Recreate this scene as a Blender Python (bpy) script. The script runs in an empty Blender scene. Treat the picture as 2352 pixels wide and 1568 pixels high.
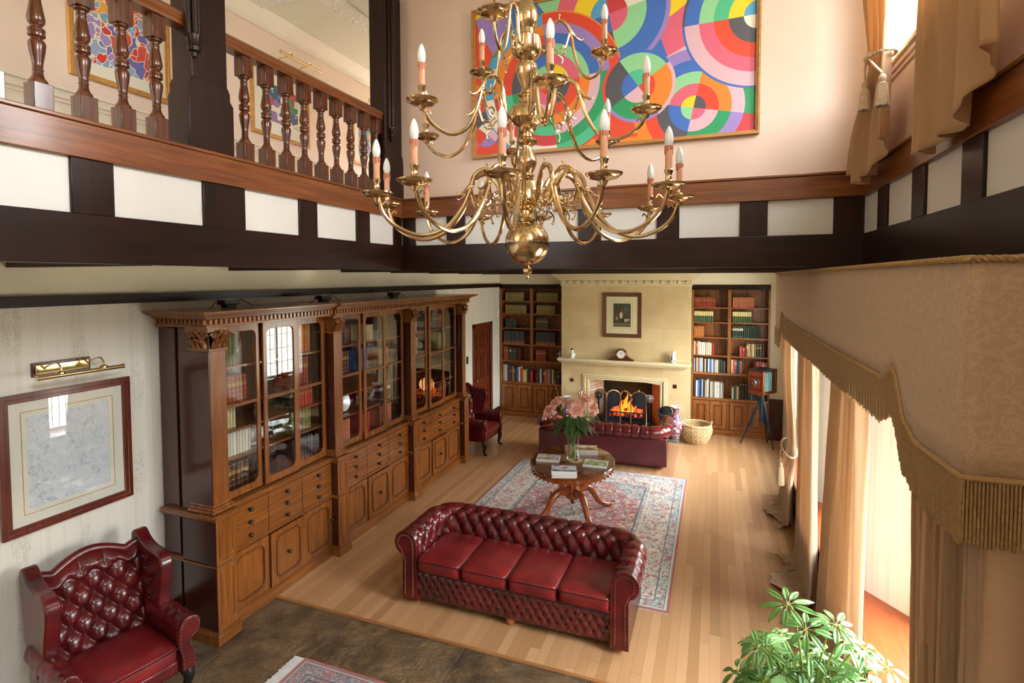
import bpy, bmesh, math, random
from mathutils import Vector, Matrix
random.seed(7)
sc = bpy.context.scene
COL = sc.collection
pi, sin, cos = math.pi, math.sin, math.cos

# ---------------------------------------------------------------- camera
cam_d = bpy.data.cameras.new('camera'); cam = bpy.data.objects.new('camera', cam_d); COL.objects.link(cam)
yaw, pitch, roll = -0.36133, -0.04314, -0.00297
fw = Vector((sin(yaw), cos(yaw), 0)); rt = Vector((cos(yaw), -sin(yaw), 0)); up = Vector((0, 0, 1))
f2 = fw*cos(pitch) + up*sin(pitch); u2 = up*cos(pitch) - fw*sin(pitch)
r3 = rt*cos(roll) + u2*sin(roll); u3 = u2*cos(roll) - rt*sin(roll)
cam.matrix_world = Matrix(((r3.x, u3.x, -f2.x, 0), (r3.y, u3.y, -f2.y, 0), (r3.z, u3.z, -f2.z, 3.1), (0, 0, 0, 1)))
cam_d.sensor_width = 36; cam_d.lens = 18.847; cam_d.shift_y = -0.0390; cam_d.clip_start = 0.05
sc.camera = cam
# ---------------------------------------------------------------- view, world, light
vs = sc.view_settings
vs.view_transform = 'Standard'; vs.look = 'None'; vs.gamma = 1; vs.use_curve_mapping = False
vs.exposure = 1.38
sc.cycles.use_denoising = True
sc.cycles.max_bounces = 12; sc.cycles.diffuse_bounces = 6; sc.cycles.transparent_max_bounces = 24
sc.cycles.sample_clamp_indirect = 6
W = bpy.data.worlds.new('sky'); sc.world = W; W.use_nodes = True
SKY = 17.0
def world():
    nt = W.node_tree; n = nt.nodes; n.clear(); L = nt.links.new
    tc = n.new('ShaderNodeTexCoord'); sp = n.new('ShaderNodeSeparateXYZ'); mr = n.new('ShaderNodeMapRange')
    mr.inputs[1].default_value = -1; mr.inputs[2].default_value = 1
    cr = n.new('ShaderNodeValToRGB'); bg = n.new('ShaderNodeBackground'); o = n.new('ShaderNodeOutputWorld')
    L(tc.outputs['Generated'], sp.inputs[0]); L(sp.outputs['Z'], mr.inputs[0]); L(mr.outputs[0], cr.inputs[0])
    st = [(0, (.20, .193, .165)), (.47, (.30, .292, .25)), (.50, (.245, .25, .20)), (.535, (.44, .455, .41)), (.57, (.86, .87, .86)), (.75, (.92, .96, 1)), (1, (.80, .90, 1))]
    e = cr.color_ramp.elements
    while len(e) < len(st): e.new(.5)
    for k, (p, c) in zip(e, st): k.position = p; k.color = (*c, 1)
    L(cr.outputs[0], bg.inputs[0]); bg.inputs[1].default_value = SKY; L(bg.outputs[0], o.inputs[0])
world()
def portal(loc, d, sx, sy):
    l = bpy.data.lights.new('window_portal', 'AREA'); l.shape = 'RECTANGLE'; l.size = sx; l.size_y = sy; l.cycles.is_portal = True
    o = bpy.data.objects.new('window_portal', l); COL.objects.link(o); o.location = loc
    o.rotation_euler = Vector(d).to_track_quat('-Z', 'Y').to_euler()
    return o
# ---------------------------------------------------------------- colour and materials
def C(h, k=1.0):
    h = h.lstrip('#'); r = []
    for i in (0, 2, 4):
        c = int(h[i:i+2], 16)/255
        r.append((c/12.92 if c <= .04045 else ((c+.055)/1.055)**2.4)*k)
    return (*r, 1)
class NT:
    "small node-tree helper"
    def __init__(s, name):
        s.m = bpy.data.materials.new(name); s.m.use_nodes = True; s.t = s.m.node_tree; s.n = s.t.nodes
        s.b = s.n['Principled BSDF']; s.out = s.n['Material Output']
    def N(s, ty, **k):
        x = s.n.new('ShaderNode'+ty)
        for a, b in k.items(): setattr(x, a, b)
        return x
    def L(s, a, b): s.t.links.new(a, b)
    def put(s, inp, v):
        if isinstance(v, bpy.types.NodeSocket): s.L(v, inp)
        else: inp.default_value = v
    def math(s, op, a, b=0.0, c=None):
        x = s.N('Math', operation=op); s.put(x.inputs[0], a); s.put(x.inputs[1], b)
        if c is not None: s.put(x.inputs[2], c)
        return x.outputs[0]
    def xyz(s, kind='Object', scale=(1, 1, 1), loc=(0, 0, 0), rot=(0, 0, 0)):
        tc = s.N('TexCoord'); mp = s.N('Mapping'); s.L(tc.outputs[kind], mp.inputs[0])
        mp.inputs['Scale'].default_value = scale; mp.inputs['Location'].default_value = loc; mp.inputs['Rotation'].default_value = rot
        return mp.outputs[0]
    def noise(s, vec, scale=5, detail=3, rough=.5, dist=0, out=0):
        x = s.N('TexNoise'); s.L(vec, x.inputs['Vector']); x.inputs['Scale'].default_value = scale
        x.inputs['Detail'].default_value = detail; x.inputs['Roughness'].default_value = rough; x.inputs['Distortion'].default_value = dist
        return x.outputs[out]
    def voro(s, vec, scale, out='Distance', feature='F1'):
        x = s.N('TexVoronoi', feature=feature); s.L(vec, x.inputs['Vector']); x.inputs['Scale'].default_value = scale
        return x.outputs[out]
    def ramp(s, v, stops, const=False):
        x = s.N('ValToRGB'); s.L(v, x.inputs[0]); cr = x.color_ramp
        if const: cr.interpolation = 'CONSTANT'
        while len(cr.elements) < len(stops): cr.elements.new(.5)
        for e, (p, c) in zip(cr.elements, stops): e.position = p; e.color = c if len(c) == 4 else (*c, 1)
        return x.outputs[0]
    def mix(s, f, a, b, mode='MIX'):
        x = s.N('Mix', data_type='RGBA', blend_type=mode); s.put(x.inputs[0], f); s.put(x.inputs[6], a); s.put(x.inputs[7], b)
        return x.outputs[2]
    def sep(s, v):
        x = s.N('SeparateXYZ'); s.L(v, x.inputs[0]); return x.outputs
    def bump(s, h, strength=.2, dist=.01):
        x = s.N('Bump'); s.L(h, x.inputs['Height']); x.inputs['Strength'].default_value = strength; x.inputs['Distance'].default_value = dist
        s.L(x.outputs[0], s.b.inputs['Normal'])
    def set(s, col=None, rough=.5, metal=0, coat=0, spec=None, trans=None, sheen=None):
        if col is not None: s.put(s.b.inputs['Base Color'], col)
        s.put(s.b.inputs['Roughness'], rough); s.put(s.b.inputs['Metallic'], metal); s.put(s.b.inputs['Coat Weight'], coat)
        s.b.inputs['Coat Roughness'].default_value = .12
        if spec is not None: s.b.inputs['Specular IOR Level'].default_value = spec
        if sheen: s.b.inputs['Sheen Weight'].default_value = sheen
        return s.m
def plain(name, col, rough=.5, metal=0, coat=0, var=.12, sc_=8, bump=0, spec=None):
    t = NT(name); v = t.xyz(); n = t.noise(v, sc_, 4)
    c = C(col) if isinstance(col, str) else col
    d = tuple(x*(1-var) for x in c[:3])+(1,); e = tuple(min(1, x*(1+var)) for x in c[:3])+(1,)
    if bump: t.bump(t.noise(v, sc_*12, 3), bump, .004)
    return t.set(t.ramp(n, [(.3, d), (.7, e)]), rough, metal, coat, spec)
def wood(name, c1, c2, axis='z', rough=.35, coat=.25, freq=22, dark=None, spec=None, fine=.5):
    t = NT(name); K = lambda f, l: {'x': (l, f, f), 'y': (f, l, f), 'z': (f, f, l)}[axis]
    v = t.xyz('Object', K(freq, 1.6)); n = t.noise(v, 1.0, 5, .6, .6); n2 = t.noise(t.xyz('Object', (.8, .8, .8)), 1.6, 2)
    f = t.math('ADD', t.math('MULTIPLY', n, .75), t.math('MULTIPLY', n2, .25))
    st = [(.3, C(c1)), (.68, C(c2))]
    if dark: st = [(.28, C(dark)), (.42, C(c1)), (.7, C(c2))]
    g = t.noise(t.xyz('Object', K(freq*5, 4)), 1.0, 3, .6, .3)
    c = t.mix(t.math('MULTIPLY', t.ramp(g, [(.5, (0, 0, 0)), (.68, (1, 1, 1))]), fine), t.ramp(f, st), C(dark or c1, .75))
    t.bump(g, .05, .002)
    return t.set(c, rough, 0, coat, spec)
def leather(name, c1, c2, rough=.3):
    t = NT(name); v = t.xyz(); n = t.noise(v, 4, 4, .6)
    b = t.math('ADD', t.math('MULTIPLY', t.voro(v, 160), .4), t.math('MULTIPLY', t.noise(v, 26, 4, .6, 1.5), .6))
    t.bump(b, .13, .006)
    return t.set(t.ramp(n, [(.3, C(c1)), (.7, C(c2))]), rough, 0, .15)
def glassy(name, refl=.05, tint=(1, 1, 1, 1), rough=.0):
    "clear pane: see-through with a mirror reflection that grows at grazing angles"
    t = NT(name); t.n.remove(t.b); tr = t.N('BsdfTransparent'); tr.inputs[0].default_value = tint
    gl = t.N('BsdfGlossy'); gl.inputs['Roughness'].default_value = rough; g = t.N('NewGeometry')
    vm = t.N('VectorMath', operation='DOT_PRODUCT'); t.L(g.outputs['Incoming'], vm.inputs[0]); t.L(g.outputs['Normal'], vm.inputs[1])
    k = t.math('POWER', t.math('SUBTRACT', 1.0, t.math('ABSOLUTE', vm.outputs['Value'])), 5)
    mx = t.N('MixShader'); t.L(t.math('ADD', t.math('MULTIPLY', k, .8), refl), mx.inputs[0]); t.L(tr.outputs[0], mx.inputs[1]); t.L(gl.outputs[0], mx.inputs[2])
    t.L(mx.outputs[0], t.out.inputs[0]); return t.m
def emit(name, col, s):
    t = NT(name); t.b.inputs['Emission Color'].default_value = C(col); t.b.inputs['Emission Strength'].default_value = s
    t.b.inputs['Base Color'].default_value = C(col); return t.m
# ---------------------------------------------------------------- mesh builder
class MB:
    def __init__(s): s.v = []; s.f = []; s.m = []; s.cm = 0
    def add(s, vs, fs):
        k = len(s.v); s.v += [tuple(p) for p in vs]
        for f in fs: s.f.append(tuple(i+k for i in f)); s.m.append(s.cm)
        return s
    def box(s, x0, y0, z0, x1, y1, z1):
        x0, x1 = min(x0, x1), max(x0, x1); y0, y1 = min(y0, y1), max(y0, y1); z0, z1 = min(z0, z1), max(z0, z1)
        return s.add([(x0, y0, z0), (x1, y0, z0), (x1, y1, z0), (x0, y1, z0), (x0, y0, z1), (x1, y0, z1), (x1, y1, z1), (x0, y1, z1)],
              [(0, 3, 2, 1), (4, 5, 6, 7), (0, 1, 5, 4), (1, 2, 6, 5), (2, 3, 7, 6), (3, 0, 4, 7)])
    def cbox(s, c, d, rz=0, M=None):
        M = M or Matrix.Rotation(rz, 3, 'Z'); q = []
        for z in (-.5, .5):
            for x, y in ((-.5, -.5), (.5, -.5), (.5, .5), (-.5, .5)):
                q.append(Vector(c)+M @ Vector((x*d[0], y*d[1], z*d[2])))
        return s.add(q, [(0, 3, 2, 1), (4, 5, 6, 7), (0, 1, 5, 4), (1, 2, 6, 5), (2, 3, 7, 6), (3, 0, 4, 7)])
    def lathe(s, prof, seg=20, c=(0, 0, 0), M=None, sq=None):
        vs = []; n = len(prof)
        for r, z in prof:
            for i in range(seg):
                a = 2*pi*i/seg
                p = Vector((r*cos(a), r*sin(a), z))
                if sq: p.x *= sq[0]; p.y *= sq[1]
                vs.append(Vector(c)+(M @ p if M else p))
        fs = [(j*seg+i, j*seg+(i+1) % seg, (j+1)*seg+(i+1) % seg, (j+1)*seg+i) for j in range(n-1) for i in range(seg)]
        fs.append(tuple(range(seg))[::-1]); fs.append(tuple((n-1)*seg+i for i in range(seg)))
        return s.add(vs, fs)
    def ball(s, c, r, seg=14, sq=(1, 1, 1), M=None):
        n = max(5, seg//2)
        vs = []
        for j in range(1, n):
            for i in range(seg):
                a = 2*pi*i/seg; b = pi*j/n
                p = Vector((r*sin(b)*cos(a)*sq[0], r*sin(b)*sin(a)*sq[1], r*cos(b)*sq[2])); vs.append(Vector(c)+(M @ p if M else p))
        t = Vector((0, 0, r*sq[2])); t = M @ t if M else t
        vs += [Vector(c)+t, Vector(c)-t]; k = len(vs)
        fs = [(j*seg+i, (j+1)*seg+i, (j+1)*seg+(i+1) % seg, j*seg+(i+1) % seg) for j in range(n-2) for i in range(seg)]
        fs += [(k-2, i, (i+1) % seg) for i in range(seg)]+[(k-1, (n-2)*seg+(i+1) % seg, (n-2)*seg+i) for i in range(seg)]
        return s.add(vs, fs)
    def tube(s, pts, r, seg=8, close=False):
        P = [Vector(p) for p in pts]; n = len(P); R = r if isinstance(r, (list, tuple)) else [r]*n
        vs = []; N = None
        for i in range(n):
            if close: T = P[(i+1) % n]-P[i-1]
            else: T = P[min(i+1, n-1)]-P[max(i-1, 0)]
            T = T.normalized() if T.length > 1e-9 else Vector((0, 0, 1))
            if N is None:
                a = Vector((0, 0, 1)) if abs(T.z) < .9 else Vector((1, 0, 0)); N = (a-T*a.dot(T)).normalized()
            else:
                N = N-T*N.dot(T); N = N.normalized() if N.length > 1e-6 else T.orthogonal().normalized()
            B = T.cross(N)
            vs += [P[i]+(N*cos(2*pi*k/seg)+B*sin(2*pi*k/seg))*R[i] for k in range(seg)]
        m = n if close else n-1
        fs = [(i*seg+k, i*seg+(k+1) % seg, ((i+1) % n)*seg+(k+1) % seg, ((i+1) % n)*seg+k) for i in range(m) for k in range(seg)]
        if not close: fs += [tuple(range(seg))[::-1], tuple((n-1)*seg+k for k in range(seg))]
        return s.add(vs, fs)
    def prism(s, poly, a0, a1, ax='z'):
        g = {'z': lambda p, a: (p[0], p[1], a), 'x': lambda p, a: (a, p[0], p[1]), 'y': lambda p, a: (p[0], a, p[1])}[ax]
        n = len(poly); vs = [g(p, a0) for p in poly]+[g(p, a1) for p in poly]
        return s.add(vs, [tuple(range(n))[::-1], tuple(range(n, 2*n))]+[(i, (i+1) % n, n+(i+1) % n, n+i) for i in range(n)])
    def grid(s, fn, nu, nv, cu=False):
        vs = [fn(i/(nu if cu else nu-1), j/(nv-1)) for j in range(nv) for i in range(nu)]
        return s.add(vs, [(j*nu+i, j*nu+(i+1) % nu, (j+1)*nu+(i+1) % nu, (j+1)*nu+i) for j in range(nv-1) for i in range(nu if cu else nu-1)])
    def ringpanel(s, outer, inner, a0, a1, ax):
        "flat ring between two outlines with the same number of points"
        g = {'z': lambda p, a: (p[0], p[1], a), 'x': lambda p, a: (a, p[0], p[1]), 'y': lambda p, a: (p[0], a, p[1])}[ax]
        n = len(outer); vs = [g(p, a) for a in (a0, a1) for q in (outer, inner) for p in q]; fs = []
        for i in range(n):
            j = (i+1) % n
            fs += [(i, j, n+j, n+i), (2*n+i, 3*n+i, 3*n+j, 2*n+j), (i, 2*n+i, 2*n+j, j), (n+i, n+j, 3*n+j, 3*n+i)]
        return s.add(vs, fs)
    def build(s, name, mat, parent=None, off=None, bevel=0, ang=38, sub=0, solid=0, fix=True):
        me = bpy.data.meshes.new(name)
        V_ = s.v if off is None else [(p[0]-off[0], p[1]-off[1], p[2]-off[2]) for p in s.v]
        me.from_pydata(V_, [], s.f); mats = mat if isinstance(mat, (list, tuple)) else [mat]
        for q in mats: me.materials.append(q)
        if any(s.m): me.polygons.foreach_set('material_index', s.m)
        if fix:
            b = bmesh.new(); b.from_mesh(me); bmesh.ops.recalc_face_normals(b, faces=b.faces); b.to_mesh(me); b.free()
        me.shade_smooth(); me.set_sharp_from_angle(angle=math.radians(ang))
        o = bpy.data.objects.new(name, me); COL.objects.link(o)
        if solid: d = o.modifiers.new('solid', 'SOLIDIFY'); d.thickness = solid; d.offset = 0
        if bevel: d = o.modifiers.new('bevel', 'BEVEL'); d.width = bevel; d.segments = 2; d.limit_method = 'ANGLE'; d.angle_limit = .7
        if sub: d = o.modifiers.new('sub', 'SUBSURF'); d.levels = sub; d.render_levels = sub
        if parent is not None: o.parent = parent
        return o
def tag(o, label, cat, group=None, kind=None):
    o['label'] = label; o['category'] = cat
    if group: o['group'] = group
    if kind: o['kind'] = kind
    return o
def thing(name, label, cat, loc=(0, 0, 0), rz=0, group=None):
    o = bpy.data.objects.new(name, None); COL.objects.link(o); o.location = loc; o.rotation_euler = (0, 0, rz); o.empty_display_size = .1
    return tag(o, label, cat, group)
def part(mb, name, mat, root, w=False, **k):
    "part of a thing; w: the vertices are in room coordinates"
    off = None
    if w:
        off = Vector(root.location); q = root.parent
        while q: off = off+q.location; q = q.parent
    return mb.build(name, mat, root, off, **k)
def struct(name, mb, mat, parent=None, **k):
    o = mb.build(name, mat, parent, **k); o['kind'] = 'structure'; return o
def copy_tree(o, parent=None):
    c = o.copy(); COL.objects.link(c)
    if parent is not None: c.parent = parent
    for ch in list(o.children): copy_tree(ch, c)
    return c
def catmull(pts, n=8):
    P = [Vector(p) for p in pts]; out = []
    for i in range(len(P)-1):
        a, b, c, d = P[max(i-1, 0)], P[i], P[i+1], P[min(i+2, len(P)-1)]
        for k in range(n):
            t = k/n
            out.append(.5*((2*b)+(c-a)*t+(2*a-5*b+4*c-d)*t*t+(3*b-a-3*c+d)*t**3))
    out.append(P[-1]); return out
def rrect(x0, y0, x1, y1, r, n=5, rs=None):
    "rounded rectangle, counter clockwise; rs = radius for each corner (x1y0, x1y1, x0y1, x0y0)"
    rs = rs or (r, r, r, r); out = []
    for (cx, cy, sx, sy, a0), q in zip(((x1, y0, -1, 1, -pi/2), (x1, y1, -1, -1, 0), (x0, y1, 1, -1, pi/2), (x0, y0, 1, 1, pi)), rs):
        for i in range(n+1):
            a = a0+pi/2*i/n; out.append((cx+sx*q+q*cos(a), cy+sy*q+q*sin(a)))
    return out
def sstep(a, b, x):
    t = max(0, min(1, (x-a)/(b-a))); return t*t*(3-2*t)
def lerp(a, b, t): return a+(b-a)*t
def ORD(k): return ['first', 'second', 'third', 'fourth', 'fifth', 'sixth', 'seventh', 'eighth', 'ninth', 'tenth', 'eleventh', 'twelfth', 'thirteenth', 'fourteenth', 'fifteenth', 'sixteenth', 'seventeenth', 'eighteenth', 'nineteenth', 'twentieth'][k]
# ================================================================ structure materials
def m_floor():
    t = NT('floorboards'); v = t.xyz(); s = t.sep(v)
    w = .083; bx = t.math('DIVIDE', s[0], w); ix = t.math('FLOOR', bx); fx = t.math('FRACT', bx)
    wn = t.N('TexWhiteNoise', noise_dimensions='1D'); t.L(ix, wn.inputs['W'])
    by = t.math('DIVIDE', t.math('ADD', s[1], t.math('MULTIPLY', wn.outputs['Value'], 9.7)), 2.1); iy = t.math('FLOOR', by); fy = t.math('FRACT', by)
    w2 = t.N('TexWhiteNoise', noise_dimensions='2D'); cb = t.N('CombineXYZ'); t.L(ix, cb.inputs[0]); t.L(iy, cb.inputs[1]); t.L(cb.outputs[0], w2.inputs['Vector'])
    g = t.noise(t.xyz('Object', (60, 2.2, 1)), 1, 4, .6, .8)
    f = t.math('ADD', t.math('MULTIPLY', w2.outputs['Value'], .75), t.math('MULTIPLY', g, .25))
    c = t.ramp(f, [(.1, C('#a27a52')), (.45, C('#b2885f')), (.7, C('#b98f66')), (.95, C('#c49d75'))])
    gx = t.math('LESS_THAN', fx, .025); gy = t.math('LESS_THAN', fy, .0014); gap = t.math('MAXIMUM', gx, gy)
    c = t.mix(t.math('MULTIPLY', gap, .6), c, C('#4a2e1a'))
    return t.set(c, t.math('ADD', .27, t.math('MULTIPLY', g, .12)), 0, .12)
def m_slate():
    t = NT('slate_flags'); v = t.xyz(); br = t.N('TexBrick'); t.L(t.xyz('Object', (1, 1, 1), (.35, -.05, 0)), br.inputs['Vector'])
    br.inputs['Scale'].default_value = 1; br.inputs['Brick Width'].default_value = 1.15; br.inputs['Row Height'].default_value = .78
    br.inputs['Mortar Size'].default_value = .012; br.offset = .37; br.inputs['Mortar Smooth'].default_value = .4
    n = t.noise(v, 2.6, 6, .65, .9); n2 = t.noise(t.xyz('Object', (2.4, 3.6, 1), rot=(0, 0, .5)), 1.5, 7, .68, .7)
    c = t.ramp(n, [(.28, C('#3a2c1e')), (.42, C('#5a4731')), (.55, C('#735c3f')), (.72, C('#8e7450'))])
    c = t.mix(t.math('MULTIPLY', br.outputs['Fac'], .35), c, C('#6f5d44'))
    h = t.math('SUBTRACT', t.math('ADD', t.math('MULTIPLY', n2, 1.0), t.math('MULTIPLY', t.noise(v, 14, 5), .3)), t.math('MULTIPLY', br.outputs['Fac'], .5))
    t.bump(h, 1.0, .07)
    return t.set(c, t.math('ADD', .28, t.math('MULTIPLY', n2, .3)), 0, .0)
def m_wallpaper():
    t = NT('wallpaper'); v = t.xyz(); s = t.sep(v)
    y = t.math('ADD', s[1], s[0])
    st = t.noise(t.xyz('Object', (9, 9, .02)), 1.6, 4, .6)
    c = t.ramp(st, [(.34, C('#ccc8ba')), (.5, C('#d8d6cc')), (.66, C('#d0ccbf'))])
    # scattered foliate motifs
    px = t.math('SUBTRACT', t.math('FRACT', t.math('DIVIDE', y, .42)), .5); row = t.math('FLOOR', t.math('DIVIDE', y, .42))
    pz = t.math('SUBTRACT', t.math('FRACT', t.math('ADD', t.math('DIVIDE', s[2], .74), t.math('MULTIPLY', row, .37))), .5)
    d = t.math('ADD', t.math('POWER', t.math('MULTIPLY', px, 4.6), 2), t.math('POWER', t.math('MULTIPLY', pz, 2.5), 2))
    m = t.math('MULTIPLY', t.math('LESS_THAN', d, .45), t.math('GREATER_THAN', t.noise(v, 34, 4, .7, 2), .53))
    c = t.mix(t.math('MULTIPLY', m, .3), c, C('#8a8672'))
    return t.set(c, .6)
def m_stone():
    t = NT('ashlar_stone'); v = t.xyz('Object', (1, 1, 1), rot=(pi/2, 0, 0)); br = t.N('TexBrick'); t.L(v, br.inputs['Vector'])
    br.inputs['Scale'].default_value = 1; br.inputs['Brick Width'].default_value = .78; br.inputs['Row Height'].default_value = .3
    br.inputs['Mortar Size'].default_value = .003; br.offset = .41; br.inputs['Bias'].default_value = -.1
    br.inputs['Color1'].default_value = C('#d2bd8f'); br.inputs['Color2'].default_value = C('#bfa676'); br.inputs['Mortar'].default_value = C('#b5a074')
    n = t.noise(t.xyz(), 3, 4); c = t.mix(.35, br.outputs['Color'], t.ramp(n, [(.3, C('#c0a878')), (.7, C('#ddcda6'))]))
    return t.set(c, .75)
M_floor, M_slate, M_wp, M_stone = m_floor(), m_slate(), m_wallpaper(), m_stone()
M_cream = plain('cream_paint', '#dfd8bf', .65, var=.03, sc_=2)
M_peach = plain('peach_paint', '#dcc3b0', .6, var=.03, sc_=2)
M_gal = plain('gallery_paint', '#e9d8cb', .6, var=.03, sc_=2)
M_ceil = plain('ceiling_white', '#dfe0d2', .7, var=.03, sc_=2)
M_panel = plain('white_infill', '#d6d5ce', .55, var=.02, sc_=2)
M_trimw = plain('white_gloss', '#eae7dc', .4, var=.02)
M_beam = {a: wood('dark_oak_'+a, '#1c0b06', '#30150c', a, .32, .03, 14, '#120604', .32) for a in 'xyz'}
M_oak = {a: wood('brown_oak_'+a, '#6a3814', '#915425', a, .3, .25, 30, '#45230c') for a in 'xyz'}
M_mah = {a: wood('mahogany_'+a, '#70401a', '#935822', a, .25, .35, 34, '#552c10') for a in 'xyz'}
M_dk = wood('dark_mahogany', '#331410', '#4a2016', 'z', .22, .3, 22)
M_brass = plain('antique_brass', C('#d6bb8f'), .17, 1, var=.2, sc_=14)
M_gold = plain('polished_brass', C('#d8c596'), .16, 1, var=.15, sc_=10)
M_black = plain('black_paint', '#141212', .35, var=.2)
M_iron = plain('black_iron', '#26282a', .5, .6, var=.3)
M_gildf = wood('gilt_frame', '#a3732f', '#d19d4e', 'x', .35, .2, 20)
M_glass = glassy('window_glass', .03)
M_cab = glassy('cabinet_glass', .07, (.97, .98, .97, 1))

# ================================================================ setting
XG, YU, XR = -3.18, 5.05, 1.12
ZDB, ZDT, ZBB, ZBT = 3.19, 3.456, 3.751, 3.959
XL, YB = -4.55, 11.55
struct('floor', MB().box(-4.8, 3.985, -.1, 1.6, 11.7, 0), M_floor)
struct('floor_stone', MB().box(-4.8, -3.7, -.1, 1.6, 3.955, -.002), M_slate)
struct('trim_1', MB().box(-4.55, 3.955, -.1, 1.4, 3.985, .003), wood('oak_threshold', '#8a5a30', '#b07a48', 'x', .3))
# lower left wall with its door
w = MB(); DY0, DY1, DZ = 9.86, 10.68, 2.09
w.box(XL-.15, -3.6, 0, XL, DY0, 2.95).box(XL-.15, DY1, 0, XL, YB+.1, 2.95).box(XL-.15, DY0, DZ, XL, DY1, 2.95)
struct('wall_left', w, M_wp)
struct('wall_left.001', MB().box(XL-.15, -3.6, 2.95, XL, YB+.1, 3.3), M_cream)
pr = MB(); pr.box(XL, -3.6, 2.93, XL+.03, 11.2, 2.945).box(XL, -3.6, 2.945, XL+.05, 11.2, 2.965).box(XL, -3.6, 2.905, XL+.018, 11.2, 2.93).box(XL, -3.6, 2.965, XL+.07, 11.2, 2.985)
struct('trim_2', pr, M_beam['y'])
bb = MB()
for a, b in ((-3.6, DY0-.09), (DY1+.09, 11.2)):
    bb.box(XL, a, 0, XL+.022, b, .19).box(XL, a, .19, XL+.012, b, .21)
struct('baseboard_left', bb, M_dk)
M_door = wood('door_mahogany', '#4f1f0e', '#75351a', 'z', .3, .25, 22)
d = struct('door_1', MB().box(XL-.05, DY0, .01, XL-.01, DY1, DZ), M_door)
pm = MB()
for y0, y1 in ((DY0+.09, (DY0+DY1)/2-.05), ((DY0+DY1)/2+.05, DY1-.09)):
    for z0, z1 in ((.2, .82), (1.0, 1.52), (1.64, 1.97)): pm.ringpanel([(y0, z0), (y1, z0), (y1, z1), (y0, z1)], [(y0+.03, z0+.03), (y1-.03, z0+.03), (y1-.03, z1-.03), (y0+.03, z1-.03)], XL-.012, XL+.006, 'x')
struct('panel_moulding', pm, M_door, d)
fr = MB()
for y0, y1, z0, z1 in ((DY0-.09, DY0, 0, DZ+.08), (DY1, DY1+.09, 0, DZ+.08), (DY0-.09, DY1+.09, DZ, DZ+.08)): fr.box(XL-.15, y0, z0, XL+.025, y1, z1)
struct('door_frame', fr, M_door, d, bevel=.006)
struct('door_knob', MB().ball((XL+.03, DY0+.07, 1.0), .026).tube([(XL-.01, DY0+.07, 1), (XL+.03, DY0+.07, 1)], .01), M_brass, d)
# lower far end
w = MB().box(-4.7, YB, 0, 1.4, YB+.15, 3.3).box(1.0, 11.25, .78, 1.3, YB, 3.3).box(-4.55, 11.24, 2.965, -3.0, YB, 3.3).box(-.45, 11.24, 2.965, 1.0, YB, 3.3)
struct('wall_back', w, M_cream)
wc = MB().box(1.0, 11.22, 0, 1.24, 11.25, .78)
for a in (.0, .12): wc.ringpanel([(1.015+a, .16), (1.115+a, .16), (1.115+a, .7), (1.015+a, .7)], [(1.03+a, .18), (1.1+a, .18), (1.1+a, .68), (1.03+a, .68)], 11.205, 11.22, 'y')
wc.box(1.0, 11.2, .74, 1.24, 11.22, .79).box(1.0, 11.205, 0, 1.24, 11.22, .13)
struct('trim_3', wc, M_dk)
# lower ceilings with joists
c = MB().box(-4.6, -3.6, 3.25, XG-.05, YU, 3.4).box(-4.6, YU+.21, 3.25, 1.5, YB, 3.4)
struct('ceiling', c, M_ceil)
for k, y in enumerate((2.28, 4.08, 5.81, 8.1)):
    x1 = XG-.1 if y < YU else 1.24
    struct('trim_%d' % (4+k), MB().box(XL, y-.06, 3.185, x1, y+.06, 3.27), M_beam['x'])
for k, y in enumerate((6.95, 9.25, 10.35)): struct('trim_%d' % (8+k), MB().box(XL, y-.06, 3.185, 1.24, y+.06, 3.27), M_beam['x'])
# gallery timber: three faces of beam, infill, studs, oak rail
def face(ax, studs, a0, a1, label_n):
    "ax x: face at x=XG looking +x; y: face at YU looking -y; r: face at XR looking -x"
    def B(mb, a, b, z0, z1, d0, d1):
        if ax == 'x': mb.box(XG-d1, a, z0, XG-d0, b, z1)
        elif ax == 'r': mb.box(XR+d0, a, z0, XR+d1, b, z1)
        else: mb.box(a, YU+d0, z0, b, YU+d1, z1)
    al = 'x' if ax == 'y' else 'y'
    m = MB(); B(m, a0, a1, ZDB, ZDT, 0, .22); struct('trim_%d' % label_n, m, M_beam[al], bevel=.006)
    m = MB(); B(m, a0, a1, ZDT, ZBB, .022, .16); struct('wall_band_%s' % {'x': 'left', 'y': 'back', 'r': 'right'}[ax], m, M_panel)
    m = MB()
    for s0, s1 in studs: B(m, s0, s1, ZDT-.001, ZBB+.001, .004, .1)
    struct('trim_%d' % (label_n+1), m, M_beam['z'], bevel=.004)
    m = MB(); B(m, a0, a1, ZBB, ZBT-.022, -.012, .2); B(m, a0, a1, ZBT-.022, ZBT, -.022, .2); struct('trim_%d' % (label_n+2), m, M_oak[al], bevel=.005)
face('x', [(1.0, 1.25), (1.849, 2.067), (2.635, 2.974), (3.517, 3.729), (4.269, 4.476), (4.899, 5.05)], -1.2, YU+.2, 20)
face('y', [(XG, -3.022), (-2.644, -2.432), (-1.864, -1.649), (-1.233, -1.011), (-.501, -.304), (.196, .415), (.902, XR)], XG-.08, XR+.12, 23)
face('r', [(4.492, 4.713), (3.763, 3.973), (3.036, 3.261), (2.2, 2.42), (1.3, 1.5)], -1.2, YU+.15, 26)
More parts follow.
